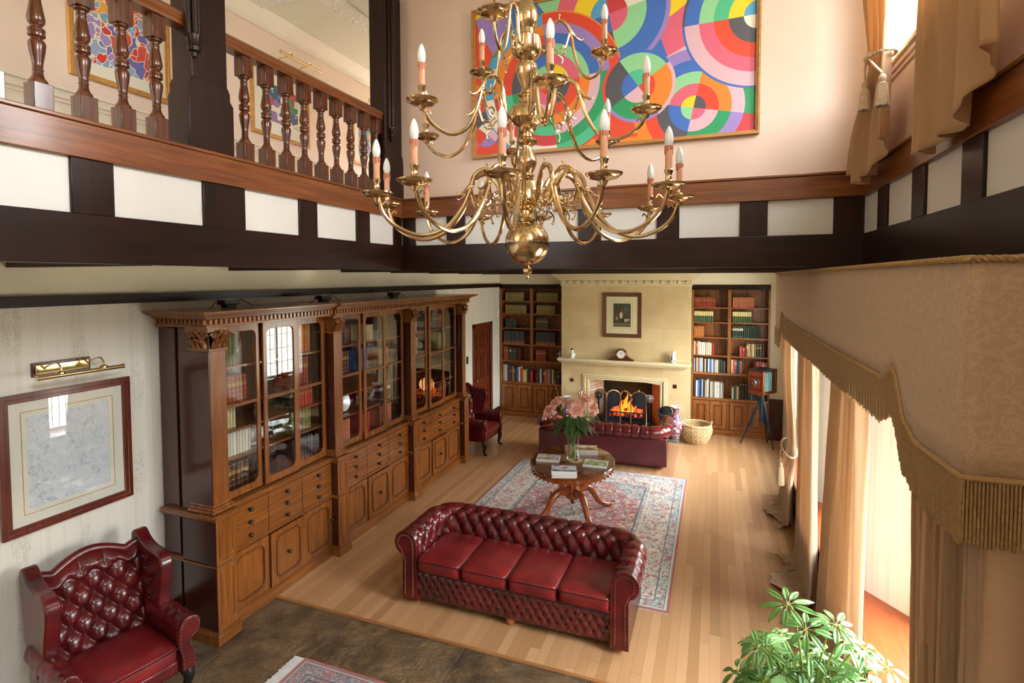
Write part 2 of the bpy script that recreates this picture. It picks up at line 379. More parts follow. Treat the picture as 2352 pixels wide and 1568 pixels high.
# upper walls
struct('wall_upper_back', MB().box(XG-.1, YU+.03, ZBT-.02, XR+.3, YU+.2, 6.4), M_peach)
def openings(mb, x0, x1, ya, yb, za, zb, ops):
    ys = sorted({ya, yb}|{o[0] for o in ops}|{o[1] for o in ops}); zs = sorted({za, zb}|{o[2] for o in ops}|{o[3] for o in ops})
    for a, b in zip(ys, ys[1:]):
        for c_, d_ in zip(zs, zs[1:]):
            if not any(o[0] <= a and b <= o[1] and o[2] <= c_ and d_ <= o[3] for o in ops): mb.box(x0, a, c_, x1, b, d_)
    return mb
UW = [(2.5, 4.56, 4.56, 6.1), (-.6, .9, 4.5, 5.9)]  # second opening is unseen, added to bring daylight into the upper hall
struct('wall_upper_right', openings(MB(), XR+.03, XR+.3, -3.6, YU+.1, ZBT-.02, 6.4, UW), M_peach)
sl = MB().box(XR-.005, 2.44, 4.5, XR+.06, 4.62, 4.53).box(XR-.03, 2.42, 4.53, XR+.3, 4.64, 4.56).box(XR+.012, 2.46, 4.475, XR+.06, 4.6, 4.5)
struct('trim_30', sl, M_peach, bevel=.004)
# gallery beyond the balustrade
GX = -4.75
struct('floor_gallery', MB().box(GX-.1, -3.6, 3.5, XG-.2, 10, 3.9), M_floor)
struct('wall_gallery', MB().box(GX-.15, -3.6, 3.9, GX, 10, 6.4), M_gal)
struct('wall_gallery_end', MB().box(GX, 9.4, 3.9, -4.5, 9.6, 6.4).box(-3.4, 9.4, 3.9, XG+.1, 9.6, 6.4).box(-4.5, 9.4, 3.9, -3.4, 9.6, 4.2).box(-4.5, 9.4, 5.8, -3.4, 9.6, 6.4).box(XG-.1, YU+.2, 3.9, XG+.05, 9.5, 6.4), M_gal)
dr = MB().box(GX, -3.6, 4.5, GX+.03, 9.4, 4.56).box(GX, -3.6, 4.56, GX+.045, 9.4, 4.58).box(GX, -3.6, 4.47, GX+.015, 9.4, 4.5)
struct('trim_31', dr, M_trimw)
struct('trim_32', MB().box(GX, -3.6, 3.9, GX+.006, 9.4, 4.48), plain('dado_paint', '#e2dfcf', .55, var=.02))
cn = MB().prism([(GX, 5.93), (GX+.02, 5.93), (GX+.035, 5.97), (GX+.10, 6.02), (GX+.115, 6.06), (GX, 6.06)], -3.6, 9.4, 'y')
cn.prism([(GX+.005, 5.88), (GX+.02, 5.88), (GX+.02, 5.93), (GX+.005, 5.93)], -3.6, 9.4, 'y')
struct('trim_33', cn, M_trimw)
struct('ceiling_upper', MB().box(GX-.1, -3.7, 6.06, XR+.3, 10, 6.4), plain('gallery_ceiling', '#dee4d9', .7, var=.03))
ps = MB().box(-3.95, -3.6, 6.035, -3.7, 9.4, 6.07)
for y in (1.2, 4.4, 7.4): ps.box(GX+.1, y, 6.04, -3.95, y+.22, 6.07)
t = NT('plaster_strapwork'); t.bump(t.voro(t.xyz(), 24), .8, .02); struct('trim_34', ps, t.set(C('#e6ebe8'), .6))
# lower right wall: three splayed window bays over a panelled box with a sill
WB = [(2.7, 5.1), (5.45, 6.9), (7.2, 8.42)]
XW = 1.46
pw = MB()
prev = None
edges = [(1.2, 1.2)]+[(a, a+.16) for a, b in WB]; ends = [(b, b-.2) for a, b in WB]+[(8.62, 8.62)]
segs = [((2.25, 2.25), (2.7, 2.85))]+[((WB[i][1], WB[i][1]-.5), (WB[i+1][0], WB[i+1][0]+.16)) for i in (0, 1)]+[((8.42, 8.2), (8.62, 8.62))]
for (a, a2), (b, b2) in segs: pw.prism([(1.125, a), (1.125, b), (XW+.06, b2), (XW+.06, a2)], .52, 3.195, 'z')
for a, b in WB: pw.box(1.125, a, 2.72, XW+.06, b, 3.195)
openings(pw, 1.24, 1.5, 8.6, YB, 0, 3.3, [(8.9, 10.3, .85, 2.8)])
NW_ADDED = [(-3.0, -1.4, .9, 2.8)]  # unseen window added for more daylight at the near end
openings(pw, 1.2, 1.5, -3.6, 2.3, 0, 3.3, NW_ADDED)
struct('wall_right', pw, M_wp)
bx = MB().box(.99, 2.25, 0, XW+.06, 8.62, .5)
for k in range(9):
    y0 = 2.35+k*.7; bx.ringpanel([(y0, .1), (y0+.6, .1), (y0+.6, .44), (y0, .44)], [(y0+.05, .14), (y0+.55, .14), (y0+.55, .4), (y0+.05, .4)], .978, .99, 'x')
struct('trim_35', bx, M_dk)
struct('trim_36', MB().box(.955, 2.25, .5, XW+.06, 8.64, .54), wood('orange_sill', '#7a3414', '#96491f', 'y', .35, .2, 18), bevel=.008)
# windows with leaded panes
M_lead = plain('lead_came', '#4d4a45', .5, .3)
def window(n, axis, p, a0, a1, z0, z1, nl=4, nz=6, mull=1):
    f = MB(); l = MB(); g = MB(); q = .045
    def B(mb, a, b, c_, d_, e0, e1):
        if axis == 'x': mb.box(p+e0, a, c_, p+e1, b, d_)
        else: mb.box(a, p+e0, c_, b, p+e1, d_)
    B(f, a0, a1, z0, z0+q, -.03, .03); B(f, a0, a1, z1-q, z1, -.03, .03); B(f, a0, a0+q, z0, z1, -.03, .03); B(f, a1-q, a1, z0, z1, -.03, .03)
    for k in range(1, mull+1): x = lerp(a0, a1, k/(mull+1)); B(f, x-q/2, x+q/2, z0, z1, -.03, .03)
    N = nl*(mull+1)
    for k in range(1, N): x = lerp(a0, a1, k/N); B(l, x-.004, x+.004, z0, z1, -.005, .005)
    for k in range(1, nz): z = lerp(z0, z1, k/nz); B(l, a0, a1, z-.004, z+.004, -.005, .005)
    B(g, a0+q, a1-q, z0+q, z1-q, -.002, .002)
    r = struct('window_%d' % n, f, M_trimw); struct('leading', l, M_lead, r); struct('pane', g, M_glass, r)
    return r
for k, (a, b) in enumerate(WB):
    window(1+k, 'x', XW, a+.13, b-(.48 if k < 2 else .2), .54, 2.72); portal((XW+.08, (a+b)/2, 1.63), (-1, 0, 0), b-a, 2.2)
for k, (a, b, z0, z1) in enumerate(UW):
    window(4+k, 'x', XR+.22, a, b, z0, z1); portal((XR+.32, (a+b)/2, (z0+z1)/2), (-1, 0, 0), b-a, z1-z0)
for k, (a, b, z0, z1) in enumerate(NW_ADDED):
    window(6+k, 'x', 1.4, a, b, z0, z1); portal((1.52, (a+b)/2, (z0+z1)/2), (-1, 0, 0), b-a, z1-z0)
window(12, 'x', 1.42, 8.9, 10.3, .85, 2.8); portal((1.52, 9.6, 1.83), (-1, 0, 0), 1.4, 1.95)  # unseen window added to light the fireplace end
window(13, 'y', 9.52, -4.5, -3.4, 4.2, 5.8); portal((-3.95, 9.62, 5.0), (0, -1, 0), 1.1, 1.6)  # unseen window added to brighten the gallery
# near end of the hall, behind the camera
ops = [(-4.7, -1.2, 4.0, 6.0)]  # unseen upper window, added and sized to light the gallery
nw = MB(); xs = sorted({-4.75, 1.5}|{o[0] for o in ops}|{o[1] for o in ops}); zs = sorted({0, 6.4}|{o[2] for o in ops}|{o[3] for o in ops})
for a, b in zip(xs, xs[1:]):
    for c_, d_ in zip(zs, zs[1:]):
        if not any(o[0] <= a and b <= o[1] and o[2] <= c_ and d_ <= o[3] for o in ops): nw.box(a, -3.75, c_, b, -3.6, d_)
struct('wall_near', nw, M_cream)
for k, (a, b, z0, z1) in enumerate(ops):
    window(8+k, 'y', -3.68, a, b, z0, z1); portal(((a+b)/2, -3.78, (z0+z1)/2), (0, 1, 0), b-a, z1-z0)
# stair landing, and an unseen wall added to keep light off the pelmet end
struct('floor_landing', MB().box(-1.6, -1.0, 1.32, 1.2, .5, 1.42), M_floor)
struct('wall_light_stop', MB().box(XG+.02, -1.15, 1.32, XR+.2, -1.0, 6.1), M_peach)
# ================================================================ gallery posts (part of the house)
def post(n, y0, y1, x0, x1, base_top, cl_y):
    m = MB(); m.box(x0, y0, ZBT, x1, y1, 6.1)
    m.prism([(y0-.03, ZBT), (y1+.045, ZBT), (y1+.045, base_top-.03), (y1+.02, base_top), (y1+.02, base_top+.05), (y1, base_top+.09), (y0, base_top+.09), (y0-.015, base_top+.05), (y0-.015, base_top), (y0-.03, base_top-.03)], x0-.01, x1+.004, 'x')
    r = struct('trim_%d' % n, m, M_beam['z'], bevel=.006)
    s = MB()
    for dx, dy in ((0, 0), (.03, -.035), (.03, .035)): s.tube([(x1+.02-dx*.6, cl_y+dy, base_top+.33), (x1+.02-dx*.6, cl_y+dy, 6.1)], .021, 10)
    s.lathe([(.001, base_top+.2), (.018, base_top+.21), (.022, base_top+.235), (.038, base_top+.245), (.042, base_top+.27), (.034, base_top+.28), (.05, base_top+.33), (.05, base_top+.345), (.03, base_top+.36)], 12, (x1+.008, cl_y, 0))
    struct('column_cluster', s, M_beam['z'], r)
post(40, 2.57, 2.84, -3.36, XG, 4.33, 2.585)
post(41, 4.75, 5.06, -3.36, XG, 4.33, 4.86)
# ================================================================ balustrade
BX = -3.262
M_oakd = wood('turned_oak', '#4a2210', '#7a4119', 'z', .25, .4, 24, '#2a120a')
def baluster_mb():
    m = MB(); q = .044
    m.box(-q, -q, 0, q, q, .145); m.box(-q, -q, .625, q, q, .765)
    pr = [(.042, .145), (.041, .158), (.03, .172), (.024, .19), (.022, .21), (.026, .216), (.022, .222), (.024, .25), (.034, .31), (.038, .345), (.034, .36), (.024, .37), (.025, .376), (.037, .383), (.038, .397), (.032, .402), (.038, .408), (.037, .422), (.025, .428), (.024, .436), (.035, .45), (.039, .472), (.035, .50), (.026, .555), (.023, .575), (.027, .582), (.023, .59), (.026, .605), (.038, .613), (.038, .626)]
    return m.lathe(pr, 16)
def handrail(y0, y1):
    p = [(-.05, -.05), (.05, -.05), (.055, -.035), (.05, -.02), (.06, .0), (.062, .02), (.045, .04), (.02, .052), (-.02, .052), (-.045, .04), (-.062, .02), (-.06, 0), (-.05, -.02), (-.055, -.035)]
    m = MB().prism([(a, b) for a, b in p], y0, y1, 'y'); return m
bal0 = None
for lab, y0, y1, ys, lb in (('near', 1.2, 2.575, [1.34, 1.555, 1.76, 1.974, 2.184, 2.387], 'short run of turned oak balusters left of the tall dark gallery post'),
                        ('far', 2.84, 4.93, [3.058+.2055*k for k in range(9)], 'long run of turned oak balusters right of the tall dark gallery post')):
    t = thing('gallery_balustrade', lb, 'balustrade', (BX, y0, ZBT), group='gallery balustrades')
    hm = handrail(0, y1-y0); hm.v = [(a, b, c+.82) for a, b, c in hm.v]
    part(hm, 'handrail', M_oak['y'], t)
    for y in ys:
        if bal0 is None: b = bal0 = part(baluster_mb(), 'baluster', M_oakd, t, bevel=.003)
        else: b = bal0.copy(); COL.objects.link(b); b.parent = t
        b.location = (0, y-y0, 0)
# ================================================================ pictures
def framed(name, label, cat, ax, p, a0, a1, z0, z1, fw_, mf, art, mount=0, mm=None, inner=0, glass=False, group=None, dep=.03):
    "ax x: hangs on a wall facing +x; ax y: on a wall facing -y"
    t = thing(name, label, cat, (p, (a0+a1)/2, z0) if ax == 'x' else ((a0+a1)/2, p, z0), group=group)
    def P(mb, u0, v0, u1, v1, d0, d1):
        if ax == 'x': mb.box(p+d0, u0, v0, p+d1, u1, v1)
        else: mb.box(u0, p-d1, v0, u1, p-d0, v1)
    f = MB()
    R = lambda q: [(a0+q, z0+q), (a1-q, z0+q), (a1-q, z1-q), (a0+q, z1-q)]
    s = (1, p) if ax == 'x' else (-1, p)
    e = lambda d: s[1]+s[0]*d
    f.ringpanel(R(0), R(fw_*.55), e(0), e(dep), ax); f.ringpanel(R(fw_*.5), R(fw_), e(0), e(dep*.72), ax)
    part(f, 'frame', mf, t, True, bevel=.003)
    b = fw_
    if mount:
        m = MB(); m.ringpanel(R(b), R(b+mount), e(.004), e(.012), ax); part(m, 'mount', mm, t, True)
        if inner: part(MB().ringpanel(R(b+mount-inner-.006), R(b+mount-inner), e(.012), e(.0128), ax), 'mount_line', plain('gilt_line', '#b89a5c'), t, True)
        b += mount
    a = MB(); P(a, a0+b, z0+b, a1-b, z1-b, .003, .009); part(a, 'picture', art, t, True)
    if glass:
        g = MB(); P(g, a0+fw_, z0+fw_, a1-fw_, z1-fw_, .015, .017); part(g, 'glass', M_cab, t, True)
    return t
def art_circles():
    t = NT('abstract_rings'); v = t.xyz('Generated'); s = t.sep(v)
    ux = t.math('MULTIPLY', s[0], 2.6); uz = t.math('MULTIPLY', s[2], 1.42)
    pal = ['#dd4a30', '#ecd02a', '#2a9a62', '#3f6fc0', '#e8e4d6', '#e8862e', '#d9647e', '#4dbd8e', '#9a82c6', '#54545c', '#52a2cf', '#d8b2be', '#8fd29a', '#c84046']
    st = [(k/len(pal), C(c)) for k, c in enumerate(pal)]
    def rings(cx, cz, w, ang, seed):
        dx = t.math('SUBTRACT', ux, cx); dz = t.math('SUBTRACT', uz, cz)
        r = t.math('SQRT', t.math('ADD', t.math('POWER', dx, 2), t.math('POWER', dz, 2)))
        i = t.math('FLOOR', t.math('DIVIDE', r, w))
        h1 = t.math('GREATER_THAN', t.math('ADD', t.math('MULTIPLY', dx, cos(ang)), t.math('MULTIPLY', dz, sin(ang))), 0)
        h2 = t.math('GREATER_THAN', t.math('ADD', t.math('MULTIPLY', dx, -sin(ang)), t.math('MULTIPLY', dz, cos(ang))), 0)
        k = t.math('FRACT', t.math('ADD', t.math('ADD', t.math('MULTIPLY', i, .381), t.math('MULTIPLY', h1, .217)), t.math('ADD', t.math('MULTIPLY', h2, .453), seed)))
        return t.ramp(k, st, True), r
    c, _ = rings(1.45, 1.9, .31, .35, .1)
    for cx, cz, w, R, ang, sd in ((.12, .2, .12, .42, .9, .62), (1.35, 1.2, .17, .55, .2, .27), (2.1, .25, .105, .52, 1.35, .44), (.78, .62, .098, .7, .12, .05), (2.62, .98, .12, .62, .02, .31), (1.62, .5, .15, .33, .6, .83)):
        k, r = rings(cx, cz, w, ang, sd); c = t.mix(t.math('LESS_THAN', r, R), c, k)
    return t.set(c, .55)
def art_cells(name, pal, scale, seed, lines=True, dist=.35):
    t = NT(name); v = t.xyz('Generated', (1, 1, 1), (seed, seed*2, seed*3)); nz = t.noise(v, 3, 2, .5, 0, 1)
    vm = t.N('VectorMath', operation='MULTIPLY_ADD'); t.L(nz, vm.inputs[0]); vm.inputs[1].default_value = (dist,)*3; t.L(v, vm.inputs[2])
    x = t.N('TexVoronoi'); t.L(vm.outputs[0], x.inputs['Vector']); x.inputs['Scale'].default_value = scale
    s = t.sep(x.outputs['Color']); c = t.ramp(s[0], [(k/len(pal), C(q)) for k, q in enumerate(pal)], True)
    if lines: c = t.mix(t.math('LESS_THAN', t.voro(vm.outputs[0], scale, feature='DISTANCE_TO_EDGE'), .05), c, C('#e2ddcf'))
    return t.set(c, .5)
M_mount = plain('white_mount', '#dedfd2', .7, var=.02)
framed('abstract_painting', 'huge bright abstract painting of overlapping coloured rings on the upper wall', 'painting', 'y', YU+.03, -2.335, .34, 4.322, 5.8, .035, wood('thin_gilt_edge', '#9a6a34', '#c3924f', 'x', .35), art_circles(), dep=.05)
framed('gallery_picture', 'large red and blue abstract picture in gold frame, left of the tall dark post', 'picture', 'x', GX, 2.765, 3.60, 4.712, 5.62, .045, M_gildf,
       art_cells('red_abstract', ['#c8322a', '#e0602a', '#8aa6c8', '#c23a3a', '#6a6ab0', '#e0a838', '#7aa0c0', '#c84a40', '#d8552c', '#9a86c0'], 6, 1.3, True, .7), .10, M_mount, group='gallery pictures')
framed('gallery_picture', 'white-mounted picture of a small red and blue figure, seen between balusters under a brass light', 'picture', 'x', GX, 4.53, 5.42, 4.712, 5.5, .045, M_gildf,
       art_cells('figure_abstract', ['#d9d6cc', '#8a6aa8', '#2e5a78', '#dcd9cf', '#b8403a', '#d9d6cc', '#3a8060'], 4, 4.1, False, .8), .14, M_mount, group='gallery pictures')
framed('gallery_picture', 'colourful blue, red and yellow square picture at the far end of the gallery', 'picture', 'x', GX, 6.28, 7.1, 4.712, 5.45, .045, M_gildf,
       art_cells('blocks_abstract', ['#2f5f9e', '#c23a3a', '#d9b030', '#3a8f86', '#d8752c', '#2a2a34', '#6a86b4'], 6, 7.7, False, .2), .09, M_mount, group='gallery pictures')
def picture_light(label, x, y0, y1, z, yb0, yb1, zb0, zb1, wooden=None, out=.2):
    t = thing('picture_light', label, 'picture light', (x, (yb0+yb1)/2, zb0), group='brass picture lights')
    if wooden: part(MB().box(x, yb0, zb0, x+.02, yb1, zb1), 'wooden_backplate', wooden, t, True, bevel=.004); q = .02
    else: q = 0
    part(MB().box(x+q, yb0+q*.8, zb0+q*.8, x+q+.012, yb1-q*.8, zb1-q*.8), 'brass_plate', M_gold, t, True, bevel=.004)
    part(MB().tube([(x+out, y0, z), (x+out, y1, z)], .0165, 14).tube([(x+out, y0-.004, z), (x+out, y0+.012, z)], .019, 14).tube([(x+out, y1-.012, z), (x+out, y1+.004, z)], .019, 14), 'lamp_tube', M_gold, t, True)
    for f in (.25, .75):
        y = lerp(y0, y1, f); zc = (zb0+zb1)/2
        part(MB().tube(catmull([(x+q, y-.02, zc), (x+q+.06, y-.02, zc+.03), (x+out-.03, y-.005, zc+.05), (x+out+.004, y, z+.05), (x+out, y, z+.012)], 6), .006, 8).ball((x+out, y, z+.016), .02, 10, (1, 1.5, .8)), 'bracket', M_gold, t, True)
picture_light('pale brass picture light on the gallery wall, nearer the tall post', GX, 4.78, 5.42, 5.63, 4.72, 5.2, 5.57, 5.62)
picture_light('pale brass picture light at the far end of the gallery wall', GX, 6.42, 6.98, 5.6, 6.4, 6.85, 5.55, 5.6)
# ================================================================ chandelier
CX, CY = -1.03, 2.98
ch = thing('chandelier', 'three-tier brass chandelier hanging in the middle of the hall', 'chandelier', (CX, CY, 3.1))
def L(mb, prof, seg=28): return mb.lathe(prof, seg, (CX, CY, 0))
sh = MB()
L(sh, [(.001, 3.425), (.045, 3.43), (.05, 3.445), (.042, 3.455), (.034, 3.475), (.034, 3.495), (.05, 3.505), (.06, 3.515), (.052, 3.53), (.072, 3.54), (.085, 3.555), (.085, 3.605), (.078, 3.62), (.07, 3.63), (.062, 3.66), (.04, 3.672), (.034, 3.685), (.046, 3.695), (.03, 3.71), (.045, 3.735), (.058, 3.765), (.056, 3.79), (.04, 3.825), (.028, 3.85), (.03, 3.868), (.058, 3.88), (.064, 3.892), (.05, 3.91), (.03, 3.92), (.03, 3.935), (.045, 3.945), (.055, 3.965), (.05, 3.975), (.075, 3.99), (.09, 4.015), (.1, 4.02), (.1, 4.07), (.09, 4.085), (.07, 4.1), (.035, 4.115), (.03, 4.14), (.05, 4.15), (.056, 4.16), (.035, 4.175), (.026, 4.19), (.034, 4.215), (.056, 4.26), (.065, 4.30), (.062, 4.325), (.046, 4.345), (.04, 4.36), (.06, 4.37), (.075, 4.385), (.085, 4.4), (.085, 4.475), (.07, 4.49), (.045, 4.5), (.042, 4.53), (.058, 4.555), (.068, 4.6), (.06, 4.64), (.04, 4.67), (.034, 4.7), (.05, 4.72), (.034, 4.74), (.03, 4.8), (.05, 4.85), (.03, 4.9), (.02, 4.95), (.012, 5.0)])
part(sh, 'stem', M_brass, ch, True)
part(MB().ball((CX, CY, 3.306), .13, 36), 'globe', M_brass, ch, True)
part(L(MB(), [(.001, 3.095), (.008, 3.1), (.011, 3.11), (.006, 3.12), (.02, 3.127), (.03, 3.138), (.028, 3.155), (.016, 3.165), (.012, 3.175), (.02, 3.182)], 16), 'finial', M_brass, ch, True)
M_candle = plain('candle_sleeve', '#cb926c', .5, var=.08, sc_=20)
M_wax = plain('wax_drips', '#b9694a', .5)
M_bulb = NT('frosted_bulb'); M_bulb.b.inputs['Transmission Weight'].default_value = .15; M_bulb = M_bulb.set(C('#e9eee6'), .3)
cn_ = MB()
for k in range(26):
    a = k % 2; z = 5.0+k*.04
    cn_.tube([(CX+(.014*cos(q) if a else 0), CY+(0 if a else .014*cos(q)), z+.026*sin(q)) for q in [2*pi*i/10 for i in range(10)]], .004, 6, True)
part(cn_, 'chain', M_brass, ch, True)
part(MB().lathe([(.07, 6.06), (.07, 6.045), (.03, 6.0), (.01, 5.99)], 20, (CX, CY, 0)), 'ceiling_rose', M_brass, ch, True)
def arm_parts(R, zh, zp, rh, crest, low, sc_):
    "one chandelier arm in its own frame (radial x, up z, relative to the stem axis)"
    P = [(rh, 0, zh), (rh+.025*sc_, 0, zh-.035*sc_), (rh+.065*sc_, 0, zh-.035*sc_), (rh+.085*sc_, 0, zh+.03*sc_), (rh+.11*sc_, 0, crest-.05*sc_), (rh+.17*sc_, 0, crest), (rh+.24*sc_, 0, crest-.035*sc_), (rh+.275*sc_, 0, crest-.13*sc_)]
    x1 = rh+.275*sc_; d = R-x1; h = zp-low; zj = crest-.13*sc_
    P += [(x1+.1*d, 0, lerp(zj, low, .42)), (x1+.28*d, 0, lerp(zj, low, .83)), (x1+.53*d, 0, low), (x1+.77*d, 0, low+.16*h), (x1+.93*d, 0, low+.5*h), (R, 0, zp)]
    pts = catmull(P, 8); n = len(pts)
    m = MB().tube(pts, [.0115*sc_+.0025*sin(pi*min(1, i/n*1.3)) for i in range(n)], 8)
    for q, s in ((.1, 1.35), (.52, 1.5)): p = pts[int(n*q)]; m.ball(p, .012*s*sc_, 8)
    # leaf spurs, a scroll and little knobs
    jx, jz = x1, crest-.13*sc_
    for dx, dz in ((.055, -.015), (-.035, -.06)): m.tube(catmull([(jx-.005, 0, jz+.04), (jx+dx*.4, 0, jz+.005), (jx+dx, 0, jz+dz), (jx+dx*1.35, 0, jz+dz+.008)], 5), [.009]*6+[.007]*6+[.003]*4, 6)
    m.tube([(rh+.17*sc_, 0, crest), (rh+.17*sc_, 0, crest+.028)], .004, 6).ball((rh+.17*sc_, 0, crest+.032), .008, 8)
    s0 = (rh+.14*sc_, zh-.02*sc_)
    sp = [(s0[0]-.05*sc_, 0, s0[1]+.03*sc_)]+[(s0[0]+.05*sc_+.045*sc_*(1-k/16)*cos(pi+k*.62), 0, s0[1]-.005+.045*sc_*(1-k/16)*sin(pi+k*.62)) for k in range(13)]
    m.tube(sp, .0055*sc_, 7).ball(sp[-1], .01*sc_, 8)
    m.tube(catmull([(s0[0]+.02*sc_, 0, s0[1]-.045*sc_), (s0[0]+.06*sc_, 0, s0[1]-.075*sc_), (s0[0]+.055*sc_, 0, s0[1]-.11*sc_)], 5), .005*sc_, 6).ball((s0[0]+.05*sc_, 0, s0[1]-.115*sc_), .009, 8)
    m.tube(catmull([(R-.02*sc_, 0, zp-.06), (R-.045*sc_, 0, zp-.035), (R-.06*sc_, 0, zp-.05)], 5), .005, 6)
    pan = MB().lathe([(.012, zp-.04), (.02, zp-.02), (.045, zp-.014), (.062, zp-.01), (.068, zp-.002), (.08, zp+.004), (.083, zp+.011), (.078, zp+.012), (.06, zp+.006), (.03, zp+.008), (.022, zp+.02), (.015, zp+.03), (.016, zp+.042), (.013, zp+.05), (.019, zp+.066), (.022, zp+.074), (.019, zp+.082)], 22, (R, 0, 0))
    cd = MB().lathe([(.017, zp+.07), (.0165, zp+.19), (.012, zp+.193)], 14, (R, 0, 0))
    wx = MB()
    for k in range(9):
        a = 2*pi*k/9; l = .018+.022*((k*7) % 4)/3
        wx.tube([(R+.0165*cos(a), .0165*sin(a), zp+.191), (R+.0178*cos(a), .0178*sin(a), zp+.191-l)], [.0048, .0035], 6)
    bl = MB().lathe([(.012, zp+.19), (.018, zp+.2), (.0215, zp+.22), (.0205, zp+.24), (.015, zp+.263), (.008, zp+.279), (.0015, zp+.287)], 14, (R, 0, 0))
    return m, pan, cd, wx, bl
for R, zh, zp, rh, cr, lo, s, angs, lb in ((.857, 3.575, 3.544, .075, 3.715, 3.335, 1.0, [12+30*k for k in range(12)], 'lower'),
                                        (.679, 4.045, 3.989, .085, 4.215, 3.855, .85, [-2+60*k for k in range(6)], 'middle'),
                                        (.461, 4.44, 4.418, .075, 4.59, 4.27, .68, [28, 148, 268], 'top')):
    a0 = None
    for a in angs:
        if a0 is None:
            m, pan, cd, wx, bl = arm_parts(R, zh, zp, rh, cr, lo, s)
            sh_ = lambda mb: (setattr(mb, 'v', [(x, y, z-3.1) for x, y, z in mb.v]), mb)[1]
            o = a0 = sh_(m).build('arm', M_brass, ch)
            sh_(pan).build('drip_pan', M_brass, a0); c_ = sh_(cd).build('candle', M_candle, a0); sh_(wx).build('wax_drip', M_wax, a0); sh_(bl).build('bulb', M_bulb, a0)
        else: o = copy_tree(a0, ch)
        o.rotation_euler = (0, 0, math.radians(a))
# ================================================================ great bookcase
bk = thing('library_bookcase', 'long mahogany glazed bookcase with drawers along the left wall', 'bookcase', (-4.2, 5.7, 0))
P_ = [(3.25, 3.45), (4.81, 4.99), (6.42, 6.59), (8.04, 8.2)]
BAY = [(3.45, 4.81), (4.99, 6.42), (6.59, 8.04)]
XB, XP, XU, XUP = -3.985, -3.89, -4.05, -3.935
mz, my = M_mah['z'], M_mah['y']
def bp(mb, name, m=mz, **k): return part(mb, name, m, bk, True, **k)
c = MB()   # carcass: ends, back, bay faces
c.box(-4.53, 3.27, 0, -4.34, 3.35, 2.68).box(-4.34, 3.31, 0, -4.29, 3.35, 2.68).box(-4.29, 3.254, .002, XB-.03, 3.348, 1.052).box(-4.29, 3.262, 1.062, XU-.01, 3.345, 2.685)
c.box(-4.528, 8.12, .003, XU-.01, 8.195, 2.682).box(-4.53, 3.3, .001, -4.5, 8.19, 2.681)
for k_, (a, b) in enumerate(P_):
    if k_ in (1, 2): c.box(-4.49, a+.02, 1.06, XU-.002, b-.02, 2.69)
c.box(-4.49, 3.34, .04, XB-.03, 8.13, 1.05).box(-4.525, 3.28, 2.69, XU+.005, 8.19, 2.74)
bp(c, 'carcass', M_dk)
e_ = MB().box(-4.27, 3.244, .114, XP-.001, 3.25, 1.048).box(-4.285, 3.2555, 1.19, XUP-.001, 3.2755, 2.49); bp(e_, 'end_shade_panel', M_dk)  # darker wood stands in for the shade on the near end
for a, b in P_:
    m = MB().box(XP-.012, a, .1, XP, b, 1.055); x = XP; core = MB().box(-4.2, a+.001, .101, XP-.012, b-.001, 1.054).box(-4.2, a+.021, 1.18, XUP-.012, b-.021, 2.5); bp(core, 'pilaster_shade_core', M_dk)  # core in dark wood: shade of the pilaster sides put into the colour
    for z0, z1 in ((.16, .63), (.73, 1.02)):
        o = rrect(a+.03, z0, b-.03, z1, .02, 2); i = rrect(a+.045, z0+.015, b-.045, z1-.015, .014, 2); m.ringpanel(o, i, x-.002, x+.008, 'x')
    m.box(XUP-.012, a+.02, 1.18, XUP, b-.02, 2.5)
    for k, (q, z0, z1) in enumerate(((.035, 1.12, 1.145), (.022, 1.145, 1.165), (.01, 1.165, 1.19), (.012, 2.495, 2.52), (.02, 2.66, 2.7))): m.box(-4.2, a+.02-q, z0, XUP+q, b-.02+q, z1)
    bp(m, 'pilaster', mz, bevel=.004)
    cp = MB(); yc = (a+b)/2; hw = (b-a)/2-.02   # carved capital: bell, two rows of leaves, volutes
    cp.prism([(yc-hw, 2.515), (yc+hw, 2.515), (yc+hw+.015, 2.62), (yc+hw+.03, 2.66), (yc-hw-.03, 2.66), (yc-hw-.015, 2.62)], -4.1, XUP+.008, 'x')
    faces = [(lambda u, d: (XUP+.008+d, yc+u), hw)]
    if a == 3.25:
        cp.box(XUP-.2, a+.012, 2.515, XUP+.008, a+.04, 2.66).box(XUP-.23, a-.02, 2.658, XUP+.03, a+.03, 2.7).box(XUP-.21, a, 2.497, XUP+.02, a+.03, 2.52)
        faces.append((lambda u, d: (XUP-.095+u, a+.012-d), .095))
    for P2, h_ in faces:
        def V(u, d, z): x, y = P2(u, d); return (x, y, z)
        for u, z0, z1, r_ in ((-.62, 2.52, 2.585, .022), (0, 2.52, 2.59, .024), (.62, 2.52, 2.585, .022), (-.33, 2.55, 2.635, .019), (.33, 2.55, 2.635, .019)):
            cp.tube(catmull([V(u*h_, 0, z0), V(u*h_, .012, lerp(z0, z1, .6)), V(u*h_, .034, z1), V(u*h_, .046, z1-.012)], 4), [r_]*4+[r_*.95]*4+[r_*.8]*3+[r_*.5]*2, 8)
        for s in (-1, 1):
            c0 = s*(h_-.012); cp.tube([V(c0+s*.03*(1-k/15)*cos(k*.6), .03, 2.627+.03*(1-k/15)*sin(k*.6)) for k in range(14)], .0095, 7); cp.ball(V(c0, .034, 2.627), .012, 8)
            cp.tube(catmull([V(s*.012, .006, 2.56), V(s*.03, .02, 2.62), V(s*(h_-.03), .03, 2.658)], 5), .011, 7)
        cp.ball(V(0, .03, 2.655), .02, 10)
    bp(cp, 'capital', wood('carved_mahogany', '#4a2510', '#87521f', 'z', .3, .3, 20) if a == 3.25 else bpy.data.materials['carved_mahogany'])
